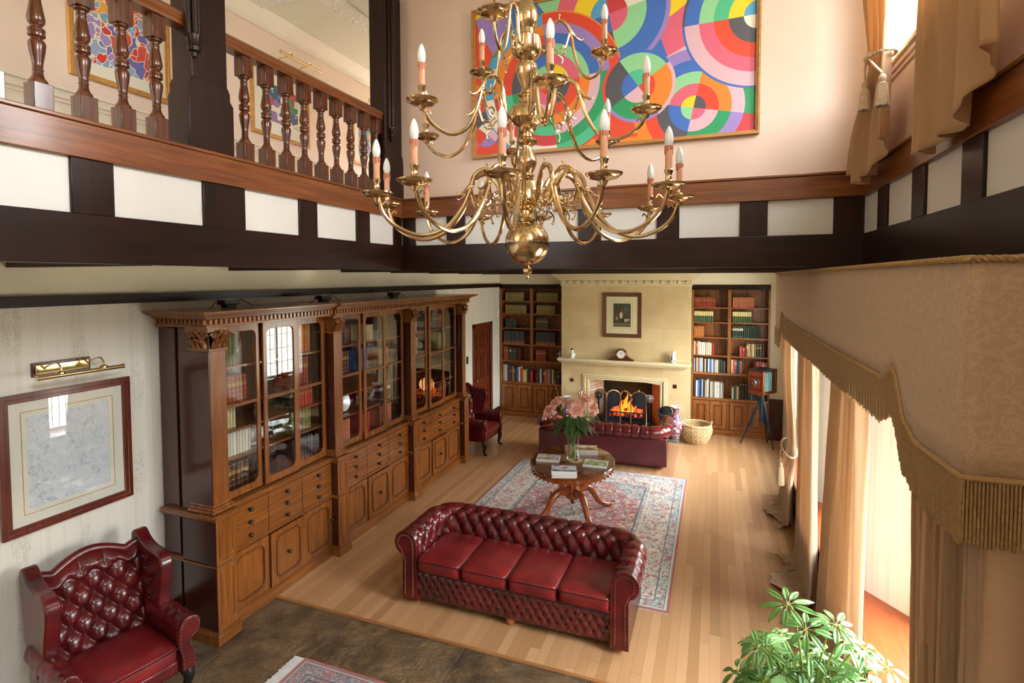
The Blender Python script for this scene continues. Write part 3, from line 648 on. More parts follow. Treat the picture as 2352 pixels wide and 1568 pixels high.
# plinth, waist moulding, base top and cornice are stacked mouldings that break forward at each pilaster
def mould(name, layers, m, xs=(XB, XP), ends=True):
    q_ = MB()
    for q, z0, z1 in layers:
        q_.box(-4.52, 3.25-q, z0, xs[0]+q, 8.2+q, z1)
        for a, b in P_: q_.box(-4.4, a-q*.9, z0+.0004, xs[1]+q, b+q*.9, z1+.0004)
    bp(q_, name, m, bevel=.003)
mould('plinth', [(.022, 0, .085), (.014, .085, .1), (.006, .1, .112)], my)
mould('waist_moulding', [(.004, .652, .662), (.014, .662, .675), (.006, .675, .688)], my)
mould('base_top', [(.006, 1.05, 1.066), (.016, 1.066, 1.08), (.03, 1.08, 1.1), (.026, 1.1, 1.112)], my)
LY = [(.012, 2.695, 2.715), (.03, 2.765, 2.775), (.045, 2.775, 2.788), (.07, 2.788, 2.798), (.095, 2.798, 2.808), (.115, 2.808, 2.818), (.125, 2.818, 2.835)]
q_ = MB()
for q, z0, z1 in LY: q_.box(-4.53, 3.25-q, z0, XUP+q, 8.2+q, z1).box(-4.4, 4.8-q*.4, z0+.001, XUP+.045+q, 8.2+q+.002, z1+.001)
q_.box(-4.53, 3.25-.012, 2.715, XUP+.012, 8.212, 2.765).box(-4.4, 4.79, 2.715, XUP+.057, 8.212, 2.765)
bp(q_, 'cornice', my, bevel=.003)
q_ = MB()
for k in range(31): q_.box(XUP, 3.25+k*.05, 2.722, XUP+.034, 3.275+k*.05, 2.762)
for k in range(68): q_.box(XUP+.03, 4.81+k*.05, 2.722, XUP+.08, 4.835+k*.05, 2.762)
for k in range(12): q_.box(-4.5+k*.05, 3.216, 2.722, -4.475+k*.05, 3.25, 2.762)
bp(q_, 'dentil_band', my)['kind'] = 'stuff'
def knob_mb(x, y, z): return MB().ball((x+.024, y, z), .02, 12).tube([(x-.005, y, z), (x+.015, y, z)], .007, 8).lathe([(.012, 0), (.012, .004)], 10, (x, y, z), Matrix.Rotation(pi/2, 3, 'Y'))
M_mld = wood('dark_moulding', '#4d260f', '#6b3a18', 'z', .22, .4, 20)
M_knob = plain('ebony_knob', '#171310', .15, coat=.5)
for bi, (a, b) in enumerate(BAY):
    w3 = (b-a)/3
    for k in range(3):
        y0, y1 = a+k*w3, a+(k+1)*w3
        for r in range(3):   # drawers
            z0 = .692+r*.119; dz = .116
            o = bp(MB().box(XB-.02, y0+.004, z0, XB+.006, y1-.004, z0+dz), 'drawer', my, bevel=.003)
            part(knob_mb(XB+.006, (y0+y1)/2, z0+dz/2), 'knob', M_knob, o, True)
        dx = .018 if k == 1 else 0   # sliding cupboard doors, the middle one in front
        o = MB(); fo = rrect(y0+.005, .118, y1-.005, .645, .001, 4); fi = rrect(y0+.075, .185, y1-.075, .585, .06, 4)
        o.ringpanel(fo, fi, XB-.015+dx, XB+.006+dx, 'x'); o.prism(fi, XB-.012+dx, XB-.002+dx, 'x')
        o.cm = 1; o.ringpanel(rrect(y0+.063, .173, y1-.063, .597, .07, 4), fi, XB+.002+dx, XB+.015+dx, 'x')
        o = bp(o, 'cupboard_door', [mz, M_mld], bevel=.002)
        ky, kz = ((y0+.03, .4), ((y0+y1)/2, .38), (y1-.02, .41))[k]
        part(knob_mb(XB+.004+dx-(.006 if k == 1 else 0), ky, kz), 'knob', M_knob, o, True)
        gx = XU+(.03 if k == 1 else 0)   # glazed doors
        g = MB(); A_, B_ = y0+.006, y1-.006
        g.ringpanel(rrect(A_, 1.125, B_, 1.96, .001, 5), rrect(A_+.045, 1.19, B_-.045, 1.945, .05, 5, (.055, .004, .004, .055)), gx-.012, gx+.012, 'x')
        g.ringpanel(rrect(A_, 1.96, B_, 2.69, .001, 5), rrect(A_+.045, 1.975, B_-.045, 2.625, .05, 5, (.004, .055, .055, .004)), gx-.012, gx+.012, 'x')
        g = bp(g, 'glazed_door', mz, bevel=.004)
        part(MB().box(gx-.002, A_+.03, 1.17, gx+.002, B_-.03, 2.64), 'pane', M_cab, g, True)
    for z in (1.13, 1.47, 1.73, 1.965, 2.31): bp(MB().box(-4.5, a-.02, z-.02, -4.09, b+.02, z), 'shelf', my)
# ---------------------------------------------------------------- books
HEX = {'dark green': '#24382a', 'green': '#3f5a2e', 'black': '#1c1b1e', 'red': '#8a241c', 'bright red': '#b3221f', 'dark red': '#571a18', 'tan': '#a9773f', 'cream': '#d5c79e', 'white': '#dcdad0', 'blue': '#3d62a8', 'navy': '#20263f', 'grey': '#8c8a84', 'pale blue': '#9db6cf', 'teal': '#2e6a66', 'pink': '#b55e62', 'orange': '#bb6a24', 'brown': '#4a2c1b', 'olive': '#7c7440', 'purple': '#5b4a72', 'yellow': '#c9a83f', 'charcoal': '#34363a', 'salmon': '#b9684f'}
def m_book(name, kind, col=None):
    t = NT(name)
    if col: q = t.N('RGB'); q.outputs[0].default_value = C(HEX[col]); c = q.outputs[0]
    else: c = t.N('ObjectInfo').outputs['Color']
    z = t.sep(t.xyz('UV' if col else 'Generated'))[1 if col else 2]
    G = C('#b48a44'); K = C('#1d1511')
    if kind == 'gilt':
        f = t.ramp(z, [(0, (0, 0, 0)), (.07, (1, 1, 1)), (.09, (0, 0, 0)), (.24, (1, 1, 1)), (.26, (0, 0, 0)), (.42, (1, 1, 1)), (.44, (0, 0, 0)), (.6, (1, 1, 1)), (.74, (0, 0, 0)), (.79, (1, 1, 1)), (.81, (0, 0, 0)), (.93, (1, 1, 1)), (.95, (0, 0, 0))], True)
        c = t.mix(t.math('MULTIPLY', f, .75), c, G)
    elif kind == 'label':
        f = t.ramp(z, [(0, (0, 0, 0)), (.1, (1, 1, 1)), (.12, (0, 0, 0)), (.62, (1, 1, 1)), (.82, (0, 0, 0))], True); c = t.mix(t.math('MULTIPLY', f, .8), c, C('#d9cfb4'))
    elif kind == 'two': c = t.mix(t.ramp(z, [(0, (0, 0, 0)), (.58, (1, 1, 1))], True), c, C('#dccf9a'))
    elif kind == 'foot': c = t.mix(t.ramp(z, [(0, (1, 1, 1)), (.17, (0, 0, 0)), (.2, (1, 1, 1)), (.22, (0, 0, 0)), (.55, (.6, .6, .6)), (.57, (0, 0, 0)), (.8, (.6, .6, .6)), (.82, (0, 0, 0))], True), c, C('#9c5a3a'))
    return t.set(c, .5)
M_pages = plain('page_edges', '#ded5bd', .8, var=.06, sc_=30)
BM = {k: m_book('book_cover_'+k, k) for k in ('plain', 'gilt', 'label', 'two', 'foot')}
def book_mesh(kind):
    m = MB(); m.box(-.5, 0.06, 0, -.42, 1, 1).box(.42, 0.06, 0, .5, 1, 1)
    m.prism([(-.5, .08), (-.46, .03), (-.3, .008), (0, 0), (.3, .008), (.46, .03), (.5, .08), (.42, .1), (-.42, .1)], 0, 1, 'z')
    m.cm = 1; m.box(-.42, .09, .02, .42, .975, .975)
    o = m.build('book', [BM[kind], M_pages], None, ang=50); me = o.data; bpy.data.objects.remove(o); return me
BMESH = {k: book_mesh(k) for k in BM}
NB = 0
def book(ori, a, z, front, w, h, d, col, kind, label, group, lean=0, flat=False):
    z += .0016
    o = bpy.data.objects.new('book', BMESH[kind]); COL.objects.link(o); o.scale = (w, d, h)
    c = C(HEX[col]); k = random.uniform(.82, 1.18); o.color = (c[0]*k, c[1]*k, c[2]*k, 1)
    if ori == 'y': o.location = (a+w/2, front, z); rz = 0
    else: o.location = (front, a+w/2, z); rz = pi/2
    o.rotation_euler = (0, 0, rz)
    if lean:
        o.rotation_euler = (0, lean, rz); o.location.z += abs(sin(lean))*w/2
    if flat:
        o.rotation_euler = (0, pi/2, rz); o.location.z = z+w/2+.0005
        if ori == 'y': o.location.x = a
        else: o.location.y = a
    tag(o, label, 'book', group); return o
STUFF = []
def run_same(ori, a0, a1, n, z, front, h, d, col, kind, label, group):
    "a matching set; nothing tells its volumes apart"
    w = (a1-a0)/n
    if ori == 'y' and z > 1.9: STUFF.append((a0, w, n, z, h, d, col, kind)); return
    for k in range(n): book(ori, a0+k*w, z, front+random.uniform(-.004, .004), w*.94, h*random.uniform(.985, 1), d, col, kind, label, group)
def run_mix(ori, a0, z, front, d, items, where, hb=.24):
    "assorted books; items: (colour, kind, thickness, height)"
    a = a0
    for k, (col, kind, w, h) in enumerate(items):
        sz = 'slim' if w < .026 else 'thick' if w > .042 else 'tall' if h > hb+.02 else 'short' if h < hb-.03 else ''
        book(ori, a, z, front+random.uniform(-.006, .012), w-.002, h, d*random.uniform(.9, 1), col, kind, ('%s %s book, %s from the left %s' % (sz, col, ORD(k), where)).strip(), 'books '+where); a += w
    return a
def rnd(n, cols, w=(.024, .045), h=(.19, .27), kinds=('plain', 'plain', 'gilt', 'label')):
    return [(random.choice(cols), random.choice(kinds), random.uniform(*w), random.uniform(*h)) for _ in range(n)]
# ---------------------------------------------------------------- alcove shelves
YF = 11.23
M_sh = {a: wood('alcove_oak_'+a, '#80481c', '#aa6e33', a, .35, .2, 26, '#5c3111') for a in 'xyz'}
def alcove(label, x0, x1, xd0, xd1, zs, ztop, zdiv, doors, knobs):
    t = thing('alcove_bookshelf', label, 'bookshelf', ((x0+x1)/2, YF, 0), group='alcove bookshelves')
    p = lambda mb, n, m, **k: part(mb, n, m, t, True, **k)
    p(MB().box(x0, YF, 0, x0+.035, 11.53, ztop).box(x1-.035, YF, 0, x1, 11.53, ztop), 'side_panel', M_sh['z'])
    b = MB()
    for k in range(10): q = (x1-x0)/10; b.box(x0+k*q+.003, 11.5, .1, x0+(k+1)*q-.003, 11.52+.002*(k % 2), ztop)
    p(b, 'back_boards', M_sh['z'])
    p(MB().box(x0, YF-.015, ztop-.05, x1, 11.53, ztop).box(x0, YF, ztop-.09, x1, YF+.03, ztop-.05), 'head', M_beam['x'])
    p(MB().box(xd0, YF+.005, zdiv, xd1, 11.5, ztop-.05), 'divider', M_sh['z'])
    for i, z in enumerate(zs):
        if z > zdiv+.1:
            for a, b_ in ((x0+.035, xd0), (xd1, x1-.035)): p(MB().box(a, YF+.01, z-.025, b_, 11.5, z), 'shelf', M_sh['x'], bevel=.003)
        else: p(MB().box(x0+.02, YF-(.012 if i == len(zs)-1 else 0), z-.045, x1-.02, 11.5, z), 'shelf', M_sh['x'], bevel=.004)
    zc = zs[-1]-.045
    p(MB().box(x0+.03, YF+.012, .1, x1-.03, 11.5, zc).box(x0, YF-.006, 0, x1, YF+.02, .11).box(x0, YF-.014, 0, x1, YF, .08), 'cupboard_carcass', M_sh['x'], bevel=.003)
    for (a, b_), kx in zip(doors, knobs):
        m = MB(); q = .075; R = lambda e: [(a+e, .125+e), (b_-e, .125+e), (b_-e, zc-.015-e), (a+e, zc-.015-e)]
        m.ringpanel(R(0), R(q), YF-.012, YF+.012, 'y').ringpanel(R(q-.002), R(q+.016), YF-.004, YF+.01, 'y').ringpanel(R(q+.03), R(q+.045), YF+.0, YF+.008, 'y'); m.box(a+q, YF+.007, .125+q, b_-q, YF+.0115, zc-.015-q); m.cm = 1; m.ringpanel(R(-.006), R(.004), YF-.0125, YF+.011, 'y').ringpanel(R(q-.006), R(q+.012), YF-.0135, YF+.006, 'y')
        o = p(m, 'cupboard_door', [M_sh['z'], M_mld], bevel=.002)
        if kx is not None: part(MB().ball((kx, YF-.036, .46), .02, 10).tube([(kx, YF-.01, .46), (kx, YF-.03, .46)], .008, 8), 'knob', plain('steel_knob', '#b9bcc0', .2, .9), o, True)
    return t
xa = [-4.51, -4.16, -3.81, -3.4, -3.03]
alcove('built-in oak bookshelf in the alcove left of the fireplace', -4.53, -3.025, -3.82, -3.76, [2.60, 2.32, 1.99, 1.63, 1.27, .78], 2.965, 1.25, [(-4.49, -4.13), (-4.12, -3.78), (-3.74, -3.39), (-3.38, -3.07)], [None, -4.1, None, -3.35])
alcove('built-in oak bookshelf in the alcove right of the fireplace', -.415, 1.0, .25, .31, [2.52, 2.23, 1.93, 1.57, 1.23, .73], 2.955, 1.2, [(-.375, -.07), (-.06, .25), (.31, .62), (.63, .96)], [None, -.035, None, .66])
fb = YF+.02
Lh, Rh = 'left alcove, left half', 'left alcove, right half'
for (a0, a1, n), z, hh, nm in (((-4.42, -3.99, 12), 2.60, Lh, 'top'), ((-3.68, -3.19, 14), 2.60, Rh, 'top'), ((-4.42, -3.93, 14), 2.32, Lh, 'second'), ((-3.68, -3.25, 12), 2.32, Rh, 'second')):
    run_same('y', a0, a1, n, z, fb, .185, .14, 'olive', 'gilt', 'small olive gilt-spined book in the matching row on the %s shelf, %s' % (nm, hh), 'olive set, %s shelf %s' % (nm, hh))
run_same('y', -4.41, -4.17, 6, 1.99, fb, .19, .15, 'dark green', 'plain', 'dark green book in the short matching row on the third shelf, '+Lh, 'dark green set left')
run_same('y', -3.7, -3.42, 8, 1.99, fb, .23, .16, 'dark green', 'gilt', 'dark green gilt-spined book in the matching row on the third shelf, '+Rh, 'dark green set right')
run_same('y', -4.46, -3.98, 8, 1.63, fb, .29, .2, 'charcoal', 'foot', 'tall charcoal book, red at the foot, in the fourth shelf row, '+Lh, 'charcoal set left')
run_same('y', -3.7, -3.25, 8, 1.63, fb, .29, .2, 'charcoal', 'foot', 'tall charcoal book, red at the foot, in the fourth shelf row, '+Rh, 'charcoal set right')
book('y', -4.08, 1.99, fb, .03, .16, .14, 'black', 'plain', 'black book lying flat beside the short dark green row, '+Lh, None, flat=True)
book('y', -3.2, 2.32, fb, .02, .15, .14, 'brown', 'plain', 'brown book lying flat beside the olive row, '+Rh, None, flat=True)
run_mix('y', -4.47, 1.27, fb, .17, [('red', 'gilt', .04, .29), ('salmon', 'gilt', .04, .29), ('red', 'gilt', .04, .29), ('charcoal', 'plain', .03, .28), ('dark green', 'label', .05, .28), ('dark green', 'plain', .05, .27), ('dark green', 'gilt', .05, .27), ('black', 'plain', .05, .26), ('dark red', 'plain', .055, .25)], 'on the fifth shelf, '+Lh)
run_same('y', -3.7, -3.47, 4, 1.27, fb, .25, .17, 'red', 'gilt', 'red gilt book in the row of four, fifth shelf, '+Rh, 'red set fifth shelf')
run_mix('y', -3.2, 1.27, fb, .17, [('black', 'label', .03, .25), ('grey', 'label', .05, .26), ('charcoal', 'plain', .05, .26)], 'by the chimney on the fifth shelf, left alcove')
run_mix('y', -4.48, .78, fb, .2, [('cream', 'plain', .05, .37), ('cream', 'label', .045, .37), ('blue', 'plain', .05, .37), ('dark red', 'plain', .04, .34), ('dark red', 'gilt', .035, .34), ('tan', 'plain', .03, .34), ('green', 'label', .03, .33), ('dark red', 'plain', .045, .3), ('blue', 'plain', .05, .33), ('white', 'plain', .045, .33), ('bright red', 'plain', .03, .29), ('pink', 'plain', .035, .28), ('yellow', 'plain', .045, .27), ('cream', 'plain', .04, .27), ('dark green', 'plain', .04, .26), ('navy', 'plain', .04, .25), ('bright red', 'plain', .055, .25)], 'on the bottom shelf, '+Lh, .3)
run_mix('y', -3.7, .78, fb, .2, [('dark red', 'plain', .05, .26), ('brown', 'plain', .05, .25), ('white', 'plain', .04, .31), ('black', 'plain', .045, .3), ('bright red', 'label', .035, .3), ('tan', 'plain', .03, .3), ('salmon', 'plain', .045, .31), ('grey', 'plain', .04, .31), ('charcoal', 'plain', .04, .3), ('yellow', 'plain', .045, .31), ('charcoal', 'plain', .07, .26), ('charcoal', 'gilt', .07, .26)], 'on the bottom shelf, '+Rh, .3)
L2, R2 = 'right alcove, left half', 'right alcove, right half'
for (a0, a1, n), z, h, col, kd, nm, hh, tx in (((-.376, .02, 14), 2.52, .2, 'red', 'gilt', 'top', L2, 'small red gilt-spined'), ((.33, .72, 14), 2.52, .2, 'salmon', 'gilt', 'top', R2, 'small red-brown gilt-spined'), ((-.376, -.02, 10), 2.23, .21, 'green', 'two', 'second', L2, 'green and cream'), ((.33, .67, 10), 2.23, .21, 'green', 'two', 'second', R2, 'green and cream'),
    ((-.376, -.19, 6), 1.93, .21, 'orange', 'gilt', 'third', L2, 'orange gilt-spined'), ((.33, .53, 6), 1.93, .23, 'dark green', 'label', 'third', R2, 'dark green white-labelled'), ((.535, .83, 9), 1.93, .23, 'dark green', 'plain', 'third', R2, 'plain dark green')):
    run_same('y', a0, a1, n, z, fb, h, .15, col, kd, '%s book in the matching row on the %s shelf, %s' % (tx, nm, hh), '%s set, %s shelf %s' % (tx, nm, hh))
run_mix('y', -.376, 1.57, fb, .16, [('cream', 'label', .03, .27), ('salmon', 'plain', .025, .27), ('pink', 'label', .025, .27), ('cream', 'plain', .03, .27), ('white', 'label', .038, .25), ('white', 'label', .038, .25), ('white', 'label', .038, .25), ('cream', 'label', .038, .25), ('white', 'plain', .038, .25), ('cream', 'label', .038, .24), ('bright red', 'plain', .045, .23)], 'on the fourth shelf, '+L2)
run_mix('y', .47, 1.57, fb, .16, [('salmon', 'plain', .03, .19), ('bright red', 'plain', .03, .19), ('bright red', 'label', .03, .19), ('dark red', 'plain', .03, .2), ('tan', 'label', .035, .25), ('cream', 'plain', .03, .25), ('tan', 'plain', .035, .25), ('cream', 'plain', .04, .25), ('olive', 'plain', .035, .25), ('black', 'gilt', .05, .26), ('dark green', 'gilt', .05, .26), ('dark red', 'plain', .05, .27)], 'on the fourth shelf, '+R2)
run_mix('y', -.376, 1.23, fb, .17, [('pale blue', 'plain', .03, .28), ('charcoal', 'plain', .02, .27), ('cream', 'plain', .03, .28), ('pink', 'plain', .025, .28), ('pale blue', 'plain', .045, .28), ('white', 'plain', .025, .28), ('black', 'plain', .03, .26), ('cream', 'label', .03, .26), ('navy', 'plain', .035, .26), ('white', 'plain', .03, .26), ('blue', 'plain', .03, .26), ('pale blue', 'plain', .04, .26), ('grey', 'plain', .03, .25), ('white', 'plain', .035, .25), ('cream', 'plain', .03, .25), ('charcoal', 'plain', .04, .25), ('dark green', 'plain', .04, .24), ('charcoal', 'plain', .05, .23)], 'on the fifth shelf, '+L2)
run_mix('y', .32, 1.23, fb, .17, [('cream', 'label', .03, .27), ('pink', 'plain', .04, .27), ('pink', 'label', .03, .27), ('navy', 'plain', .03, .26), ('teal', 'plain', .03, .26), ('pink', 'plain', .03, .25)], 'in the left group, fifth shelf, right alcove')
run_mix('y', .72, 1.23, fb, .17, [('dark red', 'plain', .045, .24), ('salmon', 'plain', .05, .25), ('pink', 'plain', .05, .25), ('pink', 'label', .05, .25), ('salmon', 'plain', .05, .24)], 'in the right group, fifth shelf, right alcove')
run_mix('y', -.376, .73, fb, .2, [('navy', 'plain', .045, .34), ('white', 'plain', .04, .32), ('blue', 'plain', .04, .33), ('navy', 'plain', .03, .34), ('pale blue', 'plain', .03, .34), ('charcoal', 'plain', .035, .33), ('cream', 'plain', .03, .33), ('white', 'label', .045, .35), ('black', 'plain', .02, .3), ('white', 'plain', .03, .31), ('cream', 'plain', .025, .31), ('grey', 'plain', .025, .31), ('white', 'plain', .05, .31), ('white', 'label', .045, .31), ('pale blue', 'plain', .02, .3), ('white', 'plain', .03, .3), ('grey', 'plain', .025, .29)], 'on the bottom shelf, '+L2, .31)
run_mix('y', .34, .73, fb, .2, [('white', 'plain', .035, .22), ('teal', 'plain', .045, .24), ('cream', 'plain', .05, .25), ('brown', 'plain', .05, .28), ('dark green', 'plain', .05, .28), ('charcoal', 'plain', .05, .28), ('dark red', 'plain', .05, .3), ('teal', 'plain', .05, .3), ('black', 'label', .05, .31), ('charcoal', 'plain', .05, .28), ('grey', 'plain', .05, .25)], 'on the bottom shelf, '+R2, .28)
m = MB(); mats = [M_pages]; zs_ = []
for a0, w, n, z, h, d, col, kind in STUFF:
    nm = 'set_%s_%s' % (col.replace(' ', '_'), kind)
    if nm not in [q.name for q in mats]: mats.append(m_book(nm, kind, col))
    ci = [q.name for q in mats].index(nm)
    for k in range(n):
        x0, x1, hh = a0+k*w, a0+(k+.95)*w, h*random.uniform(.98, 1); xc = (x0+x1)/2; n0 = len(m.v)
        m.cm = ci; m.prism([(x0, fb+.012), (x0+w*.15, fb+.003), (xc, fb), (x1-w*.15, fb+.003), (x1, fb+.012), (x1, fb+d), (x0, fb+d)], z+.0015, z+hh, 'z')
        m.cm = 0; m.box(x0+.002, fb+.02, z+hh-.004, x1-.002, fb+d-.004, z+hh+.0005)
        zs_ += [(z, hh)]*(len(m.v)-n0)
o = m.build('small_books', mats, ang=50); uv = o.data.uv_layers.new(name='up')
for l in o.data.loops: q = zs_[l.vertex_index]; uv.data[l.index].uv = (.5, (o.data.vertices[l.vertex_index].co.z-q[0])/q[1])
tag(o, 'matching rows of small old books on the upper alcove shelves', 'books', None, 'stuff')
# ---------------------------------------------------------------- what stands in the great bookcase
fx = -4.14
def bc(a0, a1, n, z, h, col, kind, tx, where): run_same('x', a0, a1, n, z, fx, h, .22, col, kind, '%s behind the %s' % (tx, where), '%s, %s' % (tx, where))
N_, M2, F_ = [['%s glazed door from the camera' % ORD(3*b_+d_) for d_ in range(3)] for b_ in range(3)]
bc(3.5, 3.72, 6, 2.31, .29, 'green', 'plain', 'green book on the top shelf', N_[0]); bc(3.5, 3.84, 8, 1.965, .24, 'red', 'gilt', 'red gilt-spined book on the second shelf', N_[0])
bc(3.52, 3.7, 6, 1.73, .19, 'cream', 'label', 'pale labelled book on the third shelf', N_[0]); bc(3.5, 3.87, 11, 1.47, .23, 'white', 'plain', 'white book on the fourth shelf', N_[0]); bc(3.5, 3.84, 7, 1.13, .27, 'brown', 'gilt', 'large brown leather book on the bottom shelf', N_[0])
bc(4.39, 4.7, 7, 2.31, .31, 'orange', 'gilt', 'amber gilt-spined book on the top shelf', N_[2]); bc(4.39, 4.66, 7, 1.965, .3, 'red', 'gilt', 'red leather book on the second shelf', N_[2])
bc(4.38, 4.51, 3, 1.73, .2, 'black', 'label', 'black and cream book on the third shelf', N_[2]); bc(4.515, 4.72, 5, 1.73, .21, 'bright red', 'gilt', 'bright red gilt book on the third shelf', N_[2])
bc(4.39, 4.69, 7, 1.47, .23, 'olive', 'plain', 'olive book on the fourth shelf', N_[2]); bc(4.39, 4.71, 7, 1.13, .27, 'charcoal', 'foot', 'charcoal book on the bottom shelf', N_[2])
bc(5.04, 5.38, 9, 2.31, .22, 'brown', 'plain', 'brown book on the top shelf', M2[0]); bc(5.04, 5.36, 7, 1.965, .27, 'dark red', 'gilt', 'dark red book on the second shelf', M2[0]); bc(5.04, 5.36, 7, 1.13, .28, 'salmon', 'gilt', 'salmon leather book on the bottom shelf', M2[0])
bc(5.68, 5.86, 5, 2.31, .2, 'cream', 'label', 'cream labelled book on the top shelf', M2[1]); bc(5.56, 5.74, 5, 1.965, .26, 'blue', 'plain', 'blue book on the second shelf', M2[1]); bc(5.6, 5.76, 4, 1.13, .27, 'bright red', 'plain', 'crimson book on the bottom shelf', M2[1])
bc(6.0, 6.2, 5, 1.965, .22, 'orange', 'plain', 'orange book on the second shelf', M2[2]); bc(5.98, 6.24, 6, 1.47, .22, 'brown', 'label', 'brown book on the fourth shelf', M2[2]); bc(5.98, 6.26, 6, 1.13, .28, 'salmon', 'gilt', 'salmon leather book on the bottom shelf', M2[2])
bc(6.66, 6.95, 7, 2.31, .26, 'grey', 'label', 'grey labelled book on the top shelf', F_[0]); bc(6.66, 6.98, 8, 1.965, .26, 'tan', 'plain', 'tan book on the second shelf', F_[0])
bc(7.6, 7.8, 6, 2.31, .22, 'red', 'gilt', 'red book on the top shelf', F_[2]); bc(7.6, 7.86, 7, 1.965, .25, 'olive', 'plain', 'olive book on the second shelf', F_[2]); bc(7.6, 7.86, 7, 1.13, .28, 'red', 'gilt', 'red book on the bottom shelf', F_[2])
# ornaments behind the glass
M_china = plain('white_china', '#e8ebee', .15, coat=.5, var=.04); M_silver = plain('tarnished_silver', '#a9abad', .25, 1, var=.3)
s = thing('tureen', 'white china tureen behind the middle door of the near bookcase third', 'tureen', (-4.25, 4.0, 1.472))
part(MB().lathe([(.05, 0), (.06, .01), (.04, .02), (.1, .06), (.125, .1), (.12, .115)], 24, (0, 0, 0), sq=(.8, 1.2)), 'bowl', M_china, s); part(MB().lathe([(.122, .113), (.11, .135), (.07, .165), (.02, .18), (.012, .2), (.02, .212), (.001, .22)], 24, sq=(.8, 1.2)), 'lid', M_china, s)
s = thing('silver_figurine', 'dark silver figure behind the middle door of the near bookcase third, third shelf', 'figurine', (-4.2, 3.98, 1.732))
part(MB().lathe([(.035, 0), (.035, .012), (.02, .02), (.026, .06), (.02, .1), (.012, .115), (.018, .135), (.012, .155), (.001, .16)], 14), 'body', M_silver, s); part(MB().box(-.04, -.04, -.0, .04, .04, .004), 'base', M_black, s)
s = thing('glass_decanter', 'glass decanter behind the middle door of the near bookcase third', 'decanter', (-4.22, 4.22, 1.472))
part(MB().lathe([(.045, 0), (.05, .02), (.045, .09), (.018, .13), (.014, .17), (.022, .175)], 20), 'body', M_cab, s); part(MB().lathe([(.01, .17), (.02, .19), (.016, .21), (.001, .222)], 14), 'stopper', M_cab, s)
s = thing('dark_figurine', 'black bronze animal figure on the bottom shelf of the near bookcase third', 'figurine', (-4.22, 4.1, 1.132))
part(MB().tube(catmull([(0, -.09, .09), (0, -.05, .11), (0, .05, .11), (0, .08, .16), (0, .12, .17)], 6), [.02]*6+[.035]*6+[.03]*6+[.02]*7, 10).ball((0, .11, .18), .028, 12, (1, 1.3, 1)), 'body', M_iron, s)
for x, y in ((-.02, -.05), (.02, -.05), (-.02, .05), (.02, .05)): part(MB().tube([(x, y, 0), (x, y, .1)], .009, 6), 'leg', M_iron, s)
s = thing('patterned_plate', 'white plate standing behind the left door of the middle bookcase third', 'plate', (-4.26, 5.36, 1.4915))
part(MB().lathe([(.001, .0), (.06, .002), (.075, .012), (.12, .02), (.122, .024), (.075, .017), (.001, .006)], 28, (0, 0, .105), Matrix.Rotation(pi/2-.2, 3, 'Y')), 'dish', M_china, s); part(MB().box(-.04, -.05, -.02, .02, .05, .0), 'stand', M_dk, s)
for k, (y, lb) in enumerate(((3.75, 'nearest of the three black uplighters on top of the great bookcase'), (5.05, 'middle of the three black uplighters on top of the great bookcase'), (6.5, 'farthest of the three black uplighters on top of the great bookcase'))):
    s = thing('uplighter', lb, 'lamp', (-4.25, y, 2.837), group='black uplighters on the bookcase')
    part(MB().box(-.05, -.09, .025, .05, .09, .075), 'lamp_body', M_black, s, bevel=.008); part(MB().box(-.04, -.05, 0, .04, .05, .025), 'foot', M_black, s)
    part(MB().tube(catmull([(0, -.09, .05), (.02, -.16, .06), (.03, -.2, .02), (0, -.22, .004)], 6), .004, 6).tube(catmull([(0, .09, .05), (-.02, .15, .07), (.02, .21, .03), (.03, .25, .004)], 6), .004, 6), 'cable', M_black, s)
    part(MB().box(-.045, -.08, .075, .045, .08, .078), 'lens', M_bulb, s)
# ================================================================ leather furniture
M_lea = leather('oxblood_leather', '#340a0b', '#631415', .24)
M_lea2 = leather('worn_oxblood_leather', '#5a1316', '#801e20', .32)
M_lead_ = leather('dark_oxblood_leather', '#2b080b', '#441012', .3)
M_btn = plain('leather_button', '#1a0406', .3)
M_nail = plain('antique_nails', C('#7a6248'), .3, 1)
M_foot = plain('bun_foot_wood', '#a35a2a', .4)
def tuft(s, t):
    es, et = abs(s-round(s)), abs(t-round(t)); bd = min(1, math.hypot(es, et)*1.75)
    return .48*(sin(pi*es)*sin(pi*et))**.36+.52*(1-(1-bd)**2.2)
def superq(c, d, e1=.28, e2=.22, nu=44, nv=19, crown=0):
    f = lambda w, e: math.copysign(max(abs(w), 1e-12)**e, w)
    def fn(u, v):
        a, b = 2*pi*u, pi*(v-.5)
        x = f(cos(b), e1)*f(cos(a), e2); y = f(cos(b), e1)*f(sin(a), e2); z = f(sin(b), e1)
        if crown and z > 0: z += crown*(1-x*x)*(1-y*y)
        return (c[0]+d[0]/2*x, c[1]+d[1]/2*y, c[2]+d[2]/2*z)
    return MB().grid(fn, nu, nv, True)
def frame_tube(c, d, r, z):
    return [(x+c[0], y+c[1], z) for x, y in rrect(-d[0]/2, -d[1]/2, d[0]/2, d[1]/2, .035, 3)]
